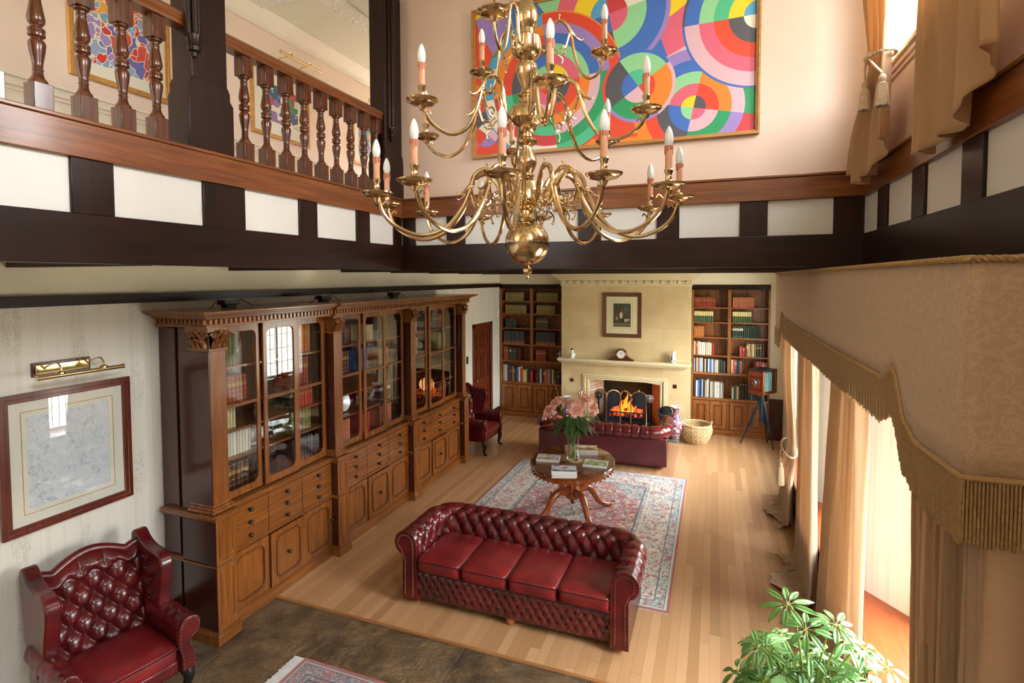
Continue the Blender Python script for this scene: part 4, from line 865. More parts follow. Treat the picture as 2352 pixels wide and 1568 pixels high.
def sofa(label, loc, rz, group, lea=None):
    t = thing('chesterfield_sofa', label, 'sofa', loc, rz, group)
    W, IN, YI, YF_, RC = 2.12, .92, .25, -.37, .12
    CN, CZ, CR = .11, .60, .113
    L1, L2, L3 = YI-RC-YF_, RC*pi/2, 2*(IN-RC); LT = 2*L1+2*L2+L3
    def path(l):
        if l < L1: return Vector((-IN, YF_+l)), Vector((-1, 0))
        l -= L1
        if l < L2: a = pi-l/RC; return Vector((-IN+RC+RC*cos(a), YI-RC+RC*sin(a))), Vector((cos(a), sin(a)))
        l -= L2
        if l < L3: return Vector((-IN+RC+l, YI)), Vector((0, 1))
        l -= L3
        if l < L2: a = pi/2-l/RC; return Vector((IN-RC+RC*cos(a), YI-RC+RC*sin(a))), Vector((cos(a), sin(a)))
        return Vector((IN, YI-RC-(l-L2))), Vector((1, 0))
    LV = .26; A0, A1 = pi, -1.95; LP = LV+CR*(A0-A1)
    def prof(l):
        if l < LV: k = l/LV; return -.03*(1-k)-.003, .34+l, -1.0, .12
        a = A0-(l-LV)/CR; return CN+CR*cos(a), CZ+CR*sin(a), cos(a), sin(a)
    NC = round(LT/.142); a_ = LT/NC; r_ = .113; l0 = .40
    def fn(u, v):
        l, q = u*LT, v*LP; p, N = path(l); n, z, dn, dz = prof(q)
        if q < l0:
            s_ = l/a_+(q-l0)/(2*r_); t_ = l/a_-(q-l0)/(2*r_); h = tuft(s_, t_)
        else:
            e = abs(l/a_-round(l/a_)); k = sstep(l0, l0+.09, q); h = lerp(tuft(l/a_+(q-l0)/(2*r_), l/a_-(q-l0)/(2*r_)), .66+.34*min(1, e*4.5)**.45, k)
        edge = min(1, min(l, LT-l)/.03)**.5
        d = .05*(h-1)*edge
        return (p.x+N.x*(n+dn*d), p.y+N.y*(n+dn*d), z+dz*d)
    part(MB().grid(fn, 330, 58), 'rolled_back_and_arms', M_lea, t, ang=80, fix=False)
    bt = MB()
    for k in range(-1, 2*NC+1):
        for row in range(4):
            q = l0-row*r_; l = (k//1)*a_+(a_/2 if row % 2 else 0)
            if k < NC+1 and .05 < l < LT-.05:
                p, N = path(l); n, z, dn, dz = prof(q); bt.ball((p.x+N.x*(n-dn*.03), p.y+N.y*(n-dn*.03), z-dz*.03), .0105, 8)
    # outside panels
    b = MB(); b.box(-W/2, -.35, .06, -W/2+.1, .38, .52).box(W/2-.1, -.35, .06, W/2, .38, .52).box(-W/2+.0, .3, .06, W/2, .39, .52).box(-IN, -.34, .08, IN, .32, .33)
    part(b, 'body', lea or M_lead_, t, bevel=.012)
    for s in (-1, 1):   # arm facings with their nails
        ol = [(IN-.012, .06), (IN-.012, CZ)]+[(IN+CN+(CR+.004)*cos(a), CZ+(CR+.004)*sin(a)) for a in [pi-k*(pi+1.25)/16 for k in range(17)]]+[(W/2-.0, .46), (W/2+.002, .06)]
        part(MB().prism([(s*x, z) for x, z in ol][::s], YF_-.03, YF_+.02, 'y'), 'arm_facing', M_lea, t, bevel=.012)
        nl = MB(); inn = [(IN+.03, .1), (IN+.03, CZ-.02)]+[(IN+CN+(CR-.035)*cos(a), CZ+(CR-.035)*sin(a)) for a in [pi-k*(pi+1.0)/14 for k in range(15)]]+[(W/2-.03, .44), (W/2-.025, .1)]
        for (x0, z0), (x1, z1) in zip(inn, inn[1:]):
            d = math.hypot(x1-x0, z1-z0); m_ = max(1, int(d/.017))
            for i in range(m_): nl.ball((s*lerp(x0, x1, i/m_), YF_-.031, lerp(z0, z1, i/m_)), .0055, 6)
        part(nl, 'nail_trim', M_nail, t)
    fa, fr_ = .08, .062
    def rail(u, v):
        x = lerp(-IN+.01, IN-.01, u); z = lerp(.07, .335, v); q = z-.2
        h = tuft(x/fa+q/(2*fr_), x/fa-q/(2*fr_)); e = min(1, min(v, 1-v)*8)**.5
        return (x, -.348-.03*h*e, z)
    part(MB().grid(rail, 260, 30), 'front_rail', M_lea, t, ang=80, fix=False)
    for i in range(-11, 12):
        for row in (-2, -1, 0, 1, 2) if False else (-1, 0, 1):
            x = i*fa+(fa/2 if row % 2 else 0)
            if abs(x) < IN-.03: bt.ball((x, -.356, .2+row*fr_), .006, 6)
    part(bt, 'buttons', M_btn, t)['kind'] = 'stuff'
    for k in range(4):
        xc = -IN+.23+.46*k
        m = superq((xc, -.1, .41), (.455, .63, .145), crown=.22); o = part(m, 'seat_cushion', M_lea2, t)
        part(MB().tube(frame_tube((xc, -.1), (.452, .625), 0, .458), .006, 6, True).tube(frame_tube((xc, -.1), (.452, .625), 0, .362), .006, 6, True), 'piping', M_lead_, o)
    for x, y in ((-.98, -.3), (.98, -.3), (0, -.3), (-.98, .24), (.98, .24), (0, .24)):
        part(MB().lathe([(.03, 0), (.042, .012), (.045, .03), (.036, .052), (.03, .06), (.03, .075)], 16, (x, y, 0)), 'foot', M_foot, t)
    return t
sofa('red leather chesterfield in the foreground, its four seat cushions facing the camera', (-1.68, 4.69, 0), 0, 'chesterfield sofas')
sofa('red leather chesterfield seen from behind, facing the fireplace', (-1.76, 9.13, 0), pi+.045, 'chesterfield sofas', leather('plain_oxblood_leather', '#3d0c14', '#57151c', .36))
def wing_chair(label, loc, rz, group):
    t = thing('wing_chair', label, 'armchair', loc, rz, group); bt = MB()
    zb, zt, aw, rw = .40, 1.10, .152, .092
    top = lambda x: 1.02+.075*cos(min(1, abs(x)/.22)*pi/2)**1 + (.03*sstep(.22, .31, abs(x)))
    yb = lambda x, z: .16+.2*(z-zb)-.35*x*x
    def fr(u, v):
        x = lerp(-.315, .315, u); z = lerp(zb, top(x), v); h = tuft(x/aw+(z-.62)/(2*rw), x/aw-(z-.62)/(2*rw))
        e = min(1, min(v*9+.4, (1-v)*9))**.5*min(1, min(u, 1-u)*12+.1)**.5
        if z > .62+3.4*rw: h = lerp(h, .6+.4*min(1, abs(x/aw-round(x/aw-.5)-.5)*3)**.5, sstep(.62+3.4*rw, .62+4.2*rw, z))
        return (x, yb(x, z)+.03-.068*h*e-.012*e, z)
    part(MB().grid(fr, 90, 90), 'tufted_back', M_lea, t, ang=80, fix=False)
    part(MB().grid(lambda u, v: (lerp(-.33, .33, u), yb(lerp(-.3, .3, u), lerp(.25, top(lerp(-.33, .33, u)), v))+.09-.07*sstep(.93, 1, v), lerp(.25, top(lerp(-.33, .33, u))+.002, v)), 20, 20), 'back_panel', M_lead_, t, solid=.03)
    part(MB().tube(catmull([(x, yb(x, top(x))+.035, top(x)-.008) for x in [-.33+.033*k for k in range(21)]], 3), .034, 10), 'crest_roll', M_lea, t)
    for i in range(-3, 4):
        for row in range(-2, 4):
            x = i*aw+(aw/2 if row % 2 else 0); z = .62+row*rw
            if abs(x) < .27 and z > .44: bt.ball((x, yb(x, z)+.016, z), .014, 8)
    ol = catmull([(.27, .5), (.33, .8), (.37, 1.05), (.345, 1.115), (.29, 1.12), (.21, 1.065), (.1, 1.035), (-.02, 1.03), (-.085, 1.01), (-.115, .95), (-.1, .84), (-.07, .74), (-.055, .64), (-.055, .56)], 4)
    for s in (-1, 1):
        part(MB().prism([(p.x, p.y) for p in ol][::s], s*.295, s*.385, 'x'), 'wing', M_lea, t, bevel=.038)
        for y, z in ((.06, .94), (.14, .87), (0, .87), (.07, .80), (.14, .73), (.01, .73), (.08, .66)): bt.ball((s*.292, y+.0, z), .013, 8)
        def arm(u, v, s=s):
            a = lerp(-1.25, pi+.55, v); y = lerp(-.36, .2, u); h = tuft(y/.11+a*.5, y/.11-a*.5)
            r = .078-.016*(1-h); return (s*(.335+.07*sstep(.3, 0, u)*.4)-s*r*cos(a)*-1 if False else s*(.345+.02*(1-u))+s*r*cos(a), y, .575-.02*(1-u)+r*sin(a))
        part(MB().grid(arm, 50, 30), 'arm_roll', M_lea, t, ang=80)
        part(MB().box(s*.29, -.35, .24, s*.385, .24, .56), 'arm_side', M_lea, t, bevel=.012)
        fc = catmull([(.30, .25), (.295, .36), (.275, .45), (.285, .56), (.33, .635), (.4, .63), (.435, .57), (.41, .515), (.375, .5), (.355, .44), (.385, .36), (.39, .25)], 4)
        part(MB().prism([(s*p.x, p.y) for p in fc][::s], -.395, -.34, 'y'), 'arm_facing', M_lea, t, bevel=.01)
        nl = MB(); cx, cz = .345, .45
        for p in fc[::1]: nl.ball((s*(p.x+(cx-p.x)*.16), -.397, p.y+(cz-p.y)*.08), .005, 6)
        part(nl, 'nail_trim', M_nail, t)
        lg = catmull([(s*.33, -.33, .27), (s*.355, -.36, .2), (s*.345, -.35, .12), (s*.335, -.34, .05), (s*.345, -.36, .022)], 5)
        n = len(lg); part(MB().tube(lg, [lerp(.05, .018, min(1, i/(n*.75))) for i in range(n)], 10).ball((s*.35, -.37, .022), .03, 10, (1, 1.25, .75)), 'leg', M_black, t)
        part(MB().tube([(s*.31, .26, .26), (s*.31, .29, .13), (s*.31, .33, 0)], [.026, .022, .019], 8), 'leg', M_black, t)
    part(superq((0, -.12, .40), (.57, .56, .13), crown=.3), 'seat_cushion', M_lea2, t)
    part(MB().tube(frame_tube((0, -.12), (.565, .555), 0, .445), .006, 6, True), 'piping', M_lead_, t)
    part(MB().box(-.3, -.36, .23, .3, .26, .345), 'seat_rail', M_lea, t, bevel=.025)
    nl = MB()
    for k in range(34): nl.ball((-.29+k*.0176, -.362, .245), .005, 6)
    part(nl, 'nail_trim', M_nail, t); part(bt, 'buttons', M_btn, t)['kind'] = 'stuff'
    return t
wing_chair('red leather wing chair against the wallpaper under the framed map', (-4.02, 2.47, 0), math.radians(78), 'wing chairs')
wing_chair('red leather wing chair beyond the far end of the great bookcase', (-4.08, 8.83, 0), math.radians(90), 'wing chairs')
# ================================================================ rugs
def m_rug(name, hw, hh, red, field, cream, teal, navy, bw, dens=1):
    t = NT(name); v = t.xyz(); s = t.sep(v); ax = t.math('ABSOLUTE', s[0]); ay = t.math('ABSOLUTE', s[1])
    e = t.math('MINIMUM', t.math('SUBTRACT', hw, ax), t.math('SUBTRACT', hh, ay))
    nz = t.noise(v, 9*dens, 3, .6); vor = t.voro(v, 9*dens); fine = t.voro(v, 26*dens); vine = t.math('ABSOLUTE', t.math('SUBTRACT', t.noise(v, 13*dens, 2, .5, .6), .5)); vine2 = t.math('ABSOLUTE', t.math('SUBTRACT', t.noise(v, 7*dens, 2, .5, 1.2), .47))
    def flowers(base, c1, c2, c3):
        c = t.mix(t.math('LESS_THAN', vine, .035), base, c1); c = t.mix(t.math('LESS_THAN', vine2, .02), c, c2)
        c = t.mix(t.math('LESS_THAN', fine, .22), c, c3)
        ring = t.ramp(vor, [(0, (1, 1, 1)), (.13, (0, 0, 0)), (.22, (1, 1, 1)), (.27, (0, 0, 0))], True)
        return t.mix(ring, c, c2)
    med = t.math('ADD', t.math('DIVIDE', ax, hw-bw), t.math('DIVIDE', ay, hh-bw)); med = t.math('ADD', med, t.math('MULTIPLY', t.math('SUBTRACT', nz, .5), .25))
    fld = flowers(field, teal, cream, navy); sp = flowers(teal, cream, field, navy); ce = flowers(cream, teal, navy, field)
    c = t.mix(t.math('GREATER_THAN', med, 1.4), fld, sp); c = t.mix(t.math('LESS_THAN', med, .3), c, sp); c = t.mix(t.math('LESS_THAN', med, .17), c, ce)
    bd = flowers(cream, teal, field, navy); g = flowers(teal, cream, red, navy)
    for lim, col in ((bw, navy), (bw-.018, g), (bw-.07, cream), (bw-.085, bd), (.15, navy), (.14, g), (.052, navy), (.045, cream), (.032, teal), (.02, red)):
        c = t.mix(t.math('LESS_THAN', e, lim), c, col)
    c = t.mix(.18, c, t.ramp(t.noise(v, 1.3, 3), [(.35, C('#a5a09a')), (.7, C('#dcd8ce'))]))
    t.bump(t.noise(v, 260, 2), .3, .004)
    return t.set(c, .9, 0, 0, .1)
rc = (-1.705, 6.78)
r = thing('persian_rug', 'large faded red and pale blue patterned rug under the round pedestal table', 'rug', (*rc, 0))
part(MB().box(-1.345, -1.76, .0005, 1.345, 1.76, .011), 'pile', m_rug('faded_rug', 1.345, 1.76, C('#a63c46'), C('#b0484f'), C('#d9d3c2'), C('#8fabb0'), C('#4a5566'), .56), r)
f = MB()
for k in range(220): x = -1.34+k*.01222; f.box(x, -1.79+random.uniform(0, .01), .001, x+.006, -1.76, .005).box(x, 1.76, .001, x+.006, 1.78+random.uniform(0, .01), .005)
part(f, 'fringe', plain('rug_fringe', '#cfc4b4', .9), r)['kind'] = 'stuff'
r = thing('small_rug', 'small dark navy and red rug with white fringe on the stone floor', 'rug', (-2.25, 2.72, -.002))
part(MB().box(-.84, -.66, .0005, .84, .66, .011), 'pile', m_rug('navy_rug', .84, .66, C('#a03a34'), C('#7a2a30'), C('#b79a8c'), C('#5a6a80'), C('#171a30'), .2, 2), r)
f = MB()
for k in range(160): y = -.655+k*.0082; f.box(-.95+random.uniform(0, .015), y, .001, -.84, y+.006, .006).box(.84, y, .001, .95, y+.006, .006)
part(f, 'fringe', plain('white_fringe', '#d9dcdc', .9), r)['kind'] = 'stuff'
# ================================================================ oval pedestal table
tb = thing('pedestal_table', 'oval mahogany pedestal table with beaded edge standing on the large rug', 'table', (-1.70, 6.72, .012))
M_tab = wood('table_mahogany', '#572a10', '#80431c', 'y', .12, .6, 16, '#27110a'); M_tab2 = wood('table_base', '#8a4218', '#b5652c', 'z', .2, .5, 14, '#5b2a10')
RX, RY = .535, .665; E = (1, RY/RX)
part(MB().lathe([(RX-.02, .69), (RX, .698), (RX+.006, .71), (RX, .722), (RX-.012, .728), (.001, .7285)], 64, sq=E), 'tabletop', M_tab, tb, ang=25)
part(MB().lathe([(RX-.06, .625), (RX-.03, .63), (RX-.025, .64), (RX-.025, .69), (.1, .69)], 64, sq=E), 'apron', M_tab2, tb, ang=30)
b0 = part(MB().ball((0, 0, 0), .0155, 10), 'bead', M_tab2, tb)
for k in range(44):
    a = 2*pi*k/44; b = b0 if k == 0 else b0.copy()
    if k: COL.objects.link(b); b.parent = tb
    b.location = (RX*.965*cos(a), RY*.97*sin(a), .632)
part(MB().lathe([(.09, .23), (.1, .25), (.1, .3), (.085, .31), (.095, .33), (.085, .40), (.10, .5), (.14, .58), (.2, .63)], 8), 'pedestal', M_tab2, tb, ang=20)
part(MB().lathe([(.001, .14), (.02, .15), (.035, .18), (.02, .2), (.05, .23)], 12), 'pendant_drop', M_tab2, tb)
for sx, sy in ((-1, -1), (1, -1), (1, 1), (-1, 1)):
    p = catmull([(sx*.06, sy*.06, .32), (sx*.15, sy*.16, .33), (sx*.215, sy*.235, .25), (sx*.27, sy*.3, .12), (sx*.34, sy*.375, .05), (sx*.4, sy*.44, .03)], 6); n = len(p)
    m = MB().tube(p, [lerp(.052, .026, i/n) for i in range(n)], 10)
    m.ball((sx*.41, sy*.45, .028), .03, 10, (1.1, 1.1, .9)).tube(catmull([(sx*.4, sy*.44, .04), (sx*.44, sy*.485, .055), (sx*.455, sy*.5, .035)], 4), .012, 7)
    part(m, 'leg', M_tab2, tb)
# ================================================================ fireplace
FY = 10.95
fp = thing('fireplace', 'cream stone chimneypiece with mantel shelf and arched fire opening', 'fireplace', (-1.72, FY, 0))
def fpp(mb, name, m, **k): return part(mb, name, m, fp, True, **k)
x0, x1, o0, o1 = -3.02, -.42, -2.42, -1.0
m = MB().box(x0, FY, 0, o0, 11.54, 3.25).box(o1, FY, 0, x1, 11.54, 3.25)
arch = [(lerp(o0, o1, k/12), .965+.055*(1-abs(k/6-1)**1.8)) for k in range(13)]
m.prism([(o0, 3.25)]+arch+[(o1, 3.25)], FY, 11.54, 'y')
fpp(m, 'chimney_breast', M_stone)
M_st2 = plain('dressed_stone', '#d8cba4', .7, var=.06, sc_=5)
m = MB()
for q, d, zt in ((.14, .02, 1.105), (.105, .03, 1.07), (.045, .012, 1.03)):
    O = [(o0-q, 0), (o0-q, zt), (o1+q, zt), (o1+q, 0)]; q2 = q-.03; I = [(o0-q2, 0), (o0-q2, zt-.03), (o1+q2, zt-.03), (o1+q2, 0)]
    for i in range(3): m.prism([O[i], O[i+1], I[i+1], I[i]], FY-d, FY+.01, 'y')
fpp(m, 'surround_moulding', M_st2, bevel=.004)
m = MB().box(-3.06, FY-.2, 1.385, -.4, FY, 1.44).box(-3.04, FY-.17, 1.36, -.42, FY, 1.385).box(-3.0, FY-.1, 1.325, -.46, FY, 1.36)
fpp(m, 'mantel_shelf', M_st2, bevel=.008)
m = MB()
for q, z0, z1 in ((.02, 2.94, 2.97), (.04, 3.05, 3.07), (.07, 3.07, 3.1), (.11, 3.1, 3.13), (.15, 3.13, 3.16), (.18, 3.16, 3.2)): m.box(x0-q, FY-q, z0, x1+q, FY+.1, z1)
m.box(x0-.01, FY-.012, 2.97, x1+.01, FY+.1, 3.05); fpp(m, 'stone_cornice', M_st2, bevel=.004)
m = MB()
for k in range(17): x = lerp(x0+.05, x1-.05, k/16); m.box(x-.045, FY-.05, 2.985, x+.02, FY, 3.045).ball((x+.048, FY-.015, 3.015), .022, 8)
fpp(m, 'carved_dentils', M_st2)
t = NT('fire_bricks'); v = t.xyz('Object', (1, 1, 1), rot=(pi/2, 0, 0)); br = t.N('TexBrick'); t.L(v, br.inputs['Vector']); br.inputs['Scale'].default_value = 1; br.inputs['Brick Width'].default_value = .2; br.inputs['Row Height'].default_value = .065; br.inputs['Mortar Size'].default_value = .006
br.inputs['Color1'].default_value = C('#8a4a2c'); br.inputs['Color2'].default_value = C('#74402a'); br.inputs['Mortar'].default_value = C('#4a3830')
M_fbr = t.set(t.mix(.2, br.outputs['Color'], t.ramp(t.noise(t.xyz(), 5, 3), [(.3, C('#3a2a24')), (.7, C('#8a7a6c'))])), .9)
t = NT('lit_bricks'); v = t.xyz('Object', (1, 1, 1), rot=(pi/2, 0, 0)); br = t.N('TexBrick'); t.L(v, br.inputs['Vector']); br.inputs['Scale'].default_value = 1; br.inputs['Brick Width'].default_value = .2; br.inputs['Row Height'].default_value = .065; br.inputs['Mortar Size'].default_value = .006
br.inputs['Color1'].default_value = C('#a7a59c'); br.inputs['Color2'].default_value = C('#8f8d86'); br.inputs['Mortar'].default_value = C('#6a6862'); M_lit_br = t.set(br.outputs['Color'], .9)  # paler copy for the left side: light on the bricks put into the colour
M_soot = plain('soot', '#0c0a09', .95, var=.4)
fpp(MB().prism([(o0+.001, FY+.06), (o0+.2, 11.5), (o0+.2, 11.52), (o0-.03, 11.5), (o0-.03, FY+.06)], .0, .99, 'z'), 'firebox_side', M_lit_br)
fpp(MB().prism([(o1-.001, FY+.06), (o1+.03, FY+.06), (o1+.03, 11.5), (o1-.2, 11.52), (o1-.2, 11.5)], .0, .99, 'z'), 'firebox_side', M_fbr)
fpp(MB().box(o0, 11.5, 0, o1, 11.53, 1.2).box(o0, FY+.05, 1.02, o1, 11.5, 1.04), 'fireback', M_soot)
fpp(MB().box(-2.8, 10.42, .001, -.62, 11.5, .045), 'hearth_slab', plain('hearth_slate', '#5f6a70', .45, var=.1), bevel=.006)
# fire on its grate
g = thing('fire_grate', 'black iron fire grate holding burning logs', 'fire grate', (-1.7, 11.24, .06))
m = MB()
for k in range(9): x = -.36+k*.09; m.tube(catmull([(x, -.14, .26), (x, -.16, .17), (x, -.06, .12), (x, .12, .14)], 4), .012, 6)
m.tube([(-.4, -.16, .17), (.4, -.16, .17)], .014, 8).tube([(-.4, -.14, .26), (.4, -.14, .26)], .014, 8).tube([(-.4, .1, .14), (.4, .1, .14)], .014, 8)
part(m, 'bars', M_iron, g)
for x, y in ((-.36, -.14), (.36, -.14), (-.36, .1), (.36, .1)): part(MB().tube([(x, y, 0), (x, y, .16)], .014, 8), 'leg', M_iron, g)
t = NT('glowing_log'); n = t.noise(t.xyz(), 9, 4, .7); t.L(t.ramp(n, [(.42, (0, 0, 0, 1)), (.52, C('#ff3a08')), (.68, C('#ffb040'))]), t.b.inputs['Emission Color']); t.b.inputs['Emission Strength'].default_value = 1.1
M_log = t.set(C('#1c1410'), .95)
for k, (a, b, r) in enumerate((((-.33, -.07, .2), (.3, -.05, .2), .055), ((-.3, .05, .2), (.34, .03, .21), .06), ((-.28, -.02, .29), (.1, .02, .3), .05), ((.0, -.05, .29), (.33, .05, .27), .045))):
    l = thing('log', ['front glowing log on the fire grate', 'rear glowing log on the fire grate', 'upper left glowing log on the fire grate', 'upper right glowing log on the fire grate'][k], 'log', (-1.7, 11.24, .06), group='burning logs')
    n_ = 9; part(MB().tube([Vector(a).lerp(Vector(b), i/n_)+Vector((0, random.uniform(-.01, .01), random.uniform(-.01, .01))) for i in range(n_+1)], [r*random.uniform(.85, 1.1) for _ in range(n_+1)], 10), 'bark', M_log, l)
t = NT('flame'); z = t.sep(t.xyz('Generated'))[2]; t.L(t.ramp(z, [(0, C('#ffd070')), (.35, C('#ff9a28')), (.75, C('#ff5a10')), (1, C('#c02808'))]), t.b.inputs['Emission Color']); t.b.inputs['Emission Strength'].default_value = 1.5; M_flame = t.set(C('#ff8020'), 1)
fl = thing('fire', 'orange flames burning in the fireplace', 'fire', (-1.7, 11.24, .3))
for x, y, h, r in ((0, .02, .46, .06), (-.09, .0, .3, .06), (.1, -.02, .34, .065), (.17, .03, .2, .05), (-.2, .02, .17, .05), (.05, -.05, .2, .05), (-.13, -.05, .13, .045), (.27, 0, .1, .04), (-.29, 0, .09, .04)):
    q = random.uniform(0, 6); n_ = 14
    part(MB().tube([(x+.035*sin(q+i*.55)*i/n_, y+.02*cos(q+i*.6)*i/n_, -.05+h*i/n_) for i in range(n_+1)], [max(.002, r*(sin(pi*(i/n_)**.6))*(1-.35*i/n_)+.004) for i in range(n_+1)], 10), 'flame', M_flame, fl)
lt = bpy.data.lights.new('firelight', 'POINT'); lt.energy = 5; lt.color = (1, .45, .15); lt.shadow_soft_size = .15; lo = bpy.data.objects.new('firelight', lt); COL.objects.link(lo); lo.location = (-1.7, 11.1, .6)
# folding fire screen
s = thing('fire_screen', 'folding four-panel arched brass and mesh fire screen on the hearth', 'fire screen', (-1.8, 10.8, .046))
t = NT('spark_mesh'); t.n.remove(t.b); tr = t.N('BsdfTransparent'); df = t.N('BsdfDiffuse'); df.inputs[0].default_value = C('#2b3036'); mx = t.N('MixShader'); mx.inputs[0].default_value = .38; t.L(tr.outputs[0], mx.inputs[1]); t.L(df.outputs[0], mx.inputs[2]); t.L(mx.outputs[0], t.out.inputs[0]); M_mesh = t.m
xs = [-2.29, -2.02, -1.76, -1.53, -1.24]; ys = [10.86, 10.74, 10.86, 10.74, 10.84]
for k in range(4):
    a, b = Vector((xs[k]+1.8, ys[k]-10.8, 0)), Vector((xs[k+1]+1.8, ys[k+1]-10.8, 0)); W_ = (b-a).length; zt = .66
    P = [a+Vector((0, 0, .01)), a+Vector((0, 0, zt))]+[a.lerp(b, .5-.5*cos(pi*i/12))+Vector((0, 0, zt+.13*sin(pi*i/12))) for i in range(1, 12)]+[b+Vector((0, 0, zt)), b+Vector((0, 0, .01))]
    o = part(MB().tube(P, .011, 8).tube([P[0], P[-1]], .008, 8).tube([b+Vector((0, 0, zt)), b+Vector((0, 0, zt+.06))], .008, 6).ball(b+Vector((0, 0, zt+.065)), .013, 8), 'panel_frame', M_brass, s)
    part(MB().add(P, [tuple(range(len(P)))]), 'mesh', M_mesh, o, solid=.002)
part(MB().ball((xs[3]-1.8+2*1.8+.145, ys[3]-10.8+.05, .81), .02, 10), 'crest_knob', M_brass, s)
for x, lb in ((-2.24, 'iron firedog with a disc head on the left of the fire'), (-1.2, 'iron firedog with a disc head on the right of the fire')):
    a = thing('andiron', lb, 'firedog', (x, 11.03, .06), group='pair of firedogs')
    part(MB().lathe([(.001, -.012), (.07, -.012), (.085, -.006), (.085, .006), (.07, .012), (.001, .012)], 24, (0, 0, .6), Matrix.Rotation(pi/2, 3, 'X')).ball((0, -.012, .6), .035, 12, (1, .5, 1)), 'disc', plain('steel_disc', '#8f9290', .4, .8) if x < -2 else bpy.data.materials['steel_disc'], a)
    part(MB().box(-.016, -.016, .1, .016, .016, .53), 'upright', M_iron, a); part(MB().tube(catmull([(-.12, -.06, 0), (-.1, -.05, .07), (0, 0, .1), (.1, -.05, .07), (.12, -.06, 0)], 5), .014, 7).tube([(0, 0, .1), (0, .34, .1), (0, .35, 0)], .014, 7), 'foot', M_iron, a)
s = thing('fire_tools', 'brass-handled fire tool set left of the fire opening', 'fire tools', (-2.54, 10.78, .046))
part(MB().lathe([(.09, 0), (.09, .015), (.03, .03), (.012, .05), (.01, .68), (.02, .7), (.012, .73)], 16), 'stand', M_gold, s)
for dx, dy in ((-.06, 0), (.06, 0), (0, -.06)): part(MB().tube([(dx, dy, .1), (dx, dy, .6)], .007, 8).lathe([(.01, .58), (.02, .6), (.014, .64), (.024, .67), (.022, .70), (.008, .72)], 12, (dx, dy, 0)).tube([(0, 0, .56), (dx, dy, .56)], .006, 6).box(dx-.02, dy-.006, .06, dx+.02, dy+.006, .13), 'tool', M_gold, s)
# mantel things
def art_scene():
    t = NT('old_engraving'); v = t.xyz('Generated'); s = t.sep(v); n = t.noise(v, 5, 5, .7)
    c = t.ramp(t.math('ADD', n, t.math('MULTIPLY', s[2], .15)), [(.35, C('#1c1a12')), (.55, C('#3d3a28')), (.75, C('#5a5640'))])
    def blob(x, z, rx, rz, col):
        nonlocal c
        d = t.math('ADD', t.math('POWER', t.math('DIVIDE', t.math('SUBTRACT', s[0], x), rx), 2), t.math('POWER', t.math('DIVIDE', t.math('SUBTRACT', s[2], z), rz), 2)); d = t.math('ADD', d, t.math('MULTIPLY', t.noise(v, 16, 3), .8))
        c = t.mix(t.math('LESS_THAN', d, 1), c, C(col))
    for b in ((.45, .5, .12, .2, '#b8b09a'), (.5, .68, .09, .1, '#8a3a28'), (.2, .36, .1, .1, '#8a8068'), (.72, .28, .12, .1, '#b0a68c'), (.88, .3, .08, .08, '#a89c80'), (.3, .3, .08, .08, '#6a4a34'), (.5, .1, .9, .1, '#6a5a3a'), (.7, .75, .12, .25, '#4a5a58')): blob(*b)
    return t.set(c, .6)
framed('hunting_print', 'old coloured print in a brown frame hanging above the mantel clock', 'picture', 'y', FY-.002, -2.14, -1.36, 1.896, 2.8, .075, wood('walnut_frame', '#45220f', '#6f3b1a', 'z', .3, .4, 20), art_scene(), .14, plain('cream_mount', '#d2cda8', .7, var=.03), .03)
M_ck = wood('clock_mahogany', '#3d1a0e', '#5f2a15', 'x', .2, .5)
s = thing('mantel_clock', 'dark wooden mantel clock with round white dial in the middle of the mantelpiece', 'clock', (-1.74, FY-.11, 1.441))
pr_ = [(-.25, .0), (.25, 0), (.25, .03)]+[(.24-.15*sstep(0, 1, k/8), .03+.1*sstep(0, 1, k/8)**1.6) for k in range(1, 8)]+[(.115*cos(a), .125+.115*sin(a)) for a in [.25+k*(pi-.5)/12 for k in range(13)]]+[(-.09-.15*sstep(0, 1, k/8), .13-.1*sstep(0, 1, k/8)**.7) for k in range(1, 8)]+[(-.25, .03)]
part(MB().prism(pr_, -.055, .055, 'y'), 'case', M_ck, s, bevel=.005)
part(MB().lathe([(.001, 0), (.082, 0), (.082, .008), (.001, .008)], 32, (0, -.055, .13), Matrix.Rotation(pi/2, 3, 'X')), 'dial', plain('clock_dial', '#e8e6dc', .4, var=.02), s)
part(MB().tube([(.085*cos(a), -.062, .13+.085*sin(a)) for a in [2*pi*k/32 for k in range(32)]], .006, 8, True), 'bezel', M_gold, s)
m = MB()
for k in range(12): a = 2*pi*k/12; m.cbox((.066*cos(a), -.0645, .13+.066*sin(a)), (.014, .002, .004), M=Matrix.Rotation(-a, 3, 'Y'))
part(m, 'hour_marks', M_black, s)
part(MB().cbox((.0, -.066, .152), (.005, .002, .05)), 'hand', M_black, s); part(MB().cbox((.016, -.066, .14), (.04, .002, .005), M=Matrix.Rotation(-.5, 3, 'Y')), 'hand', M_black, s)
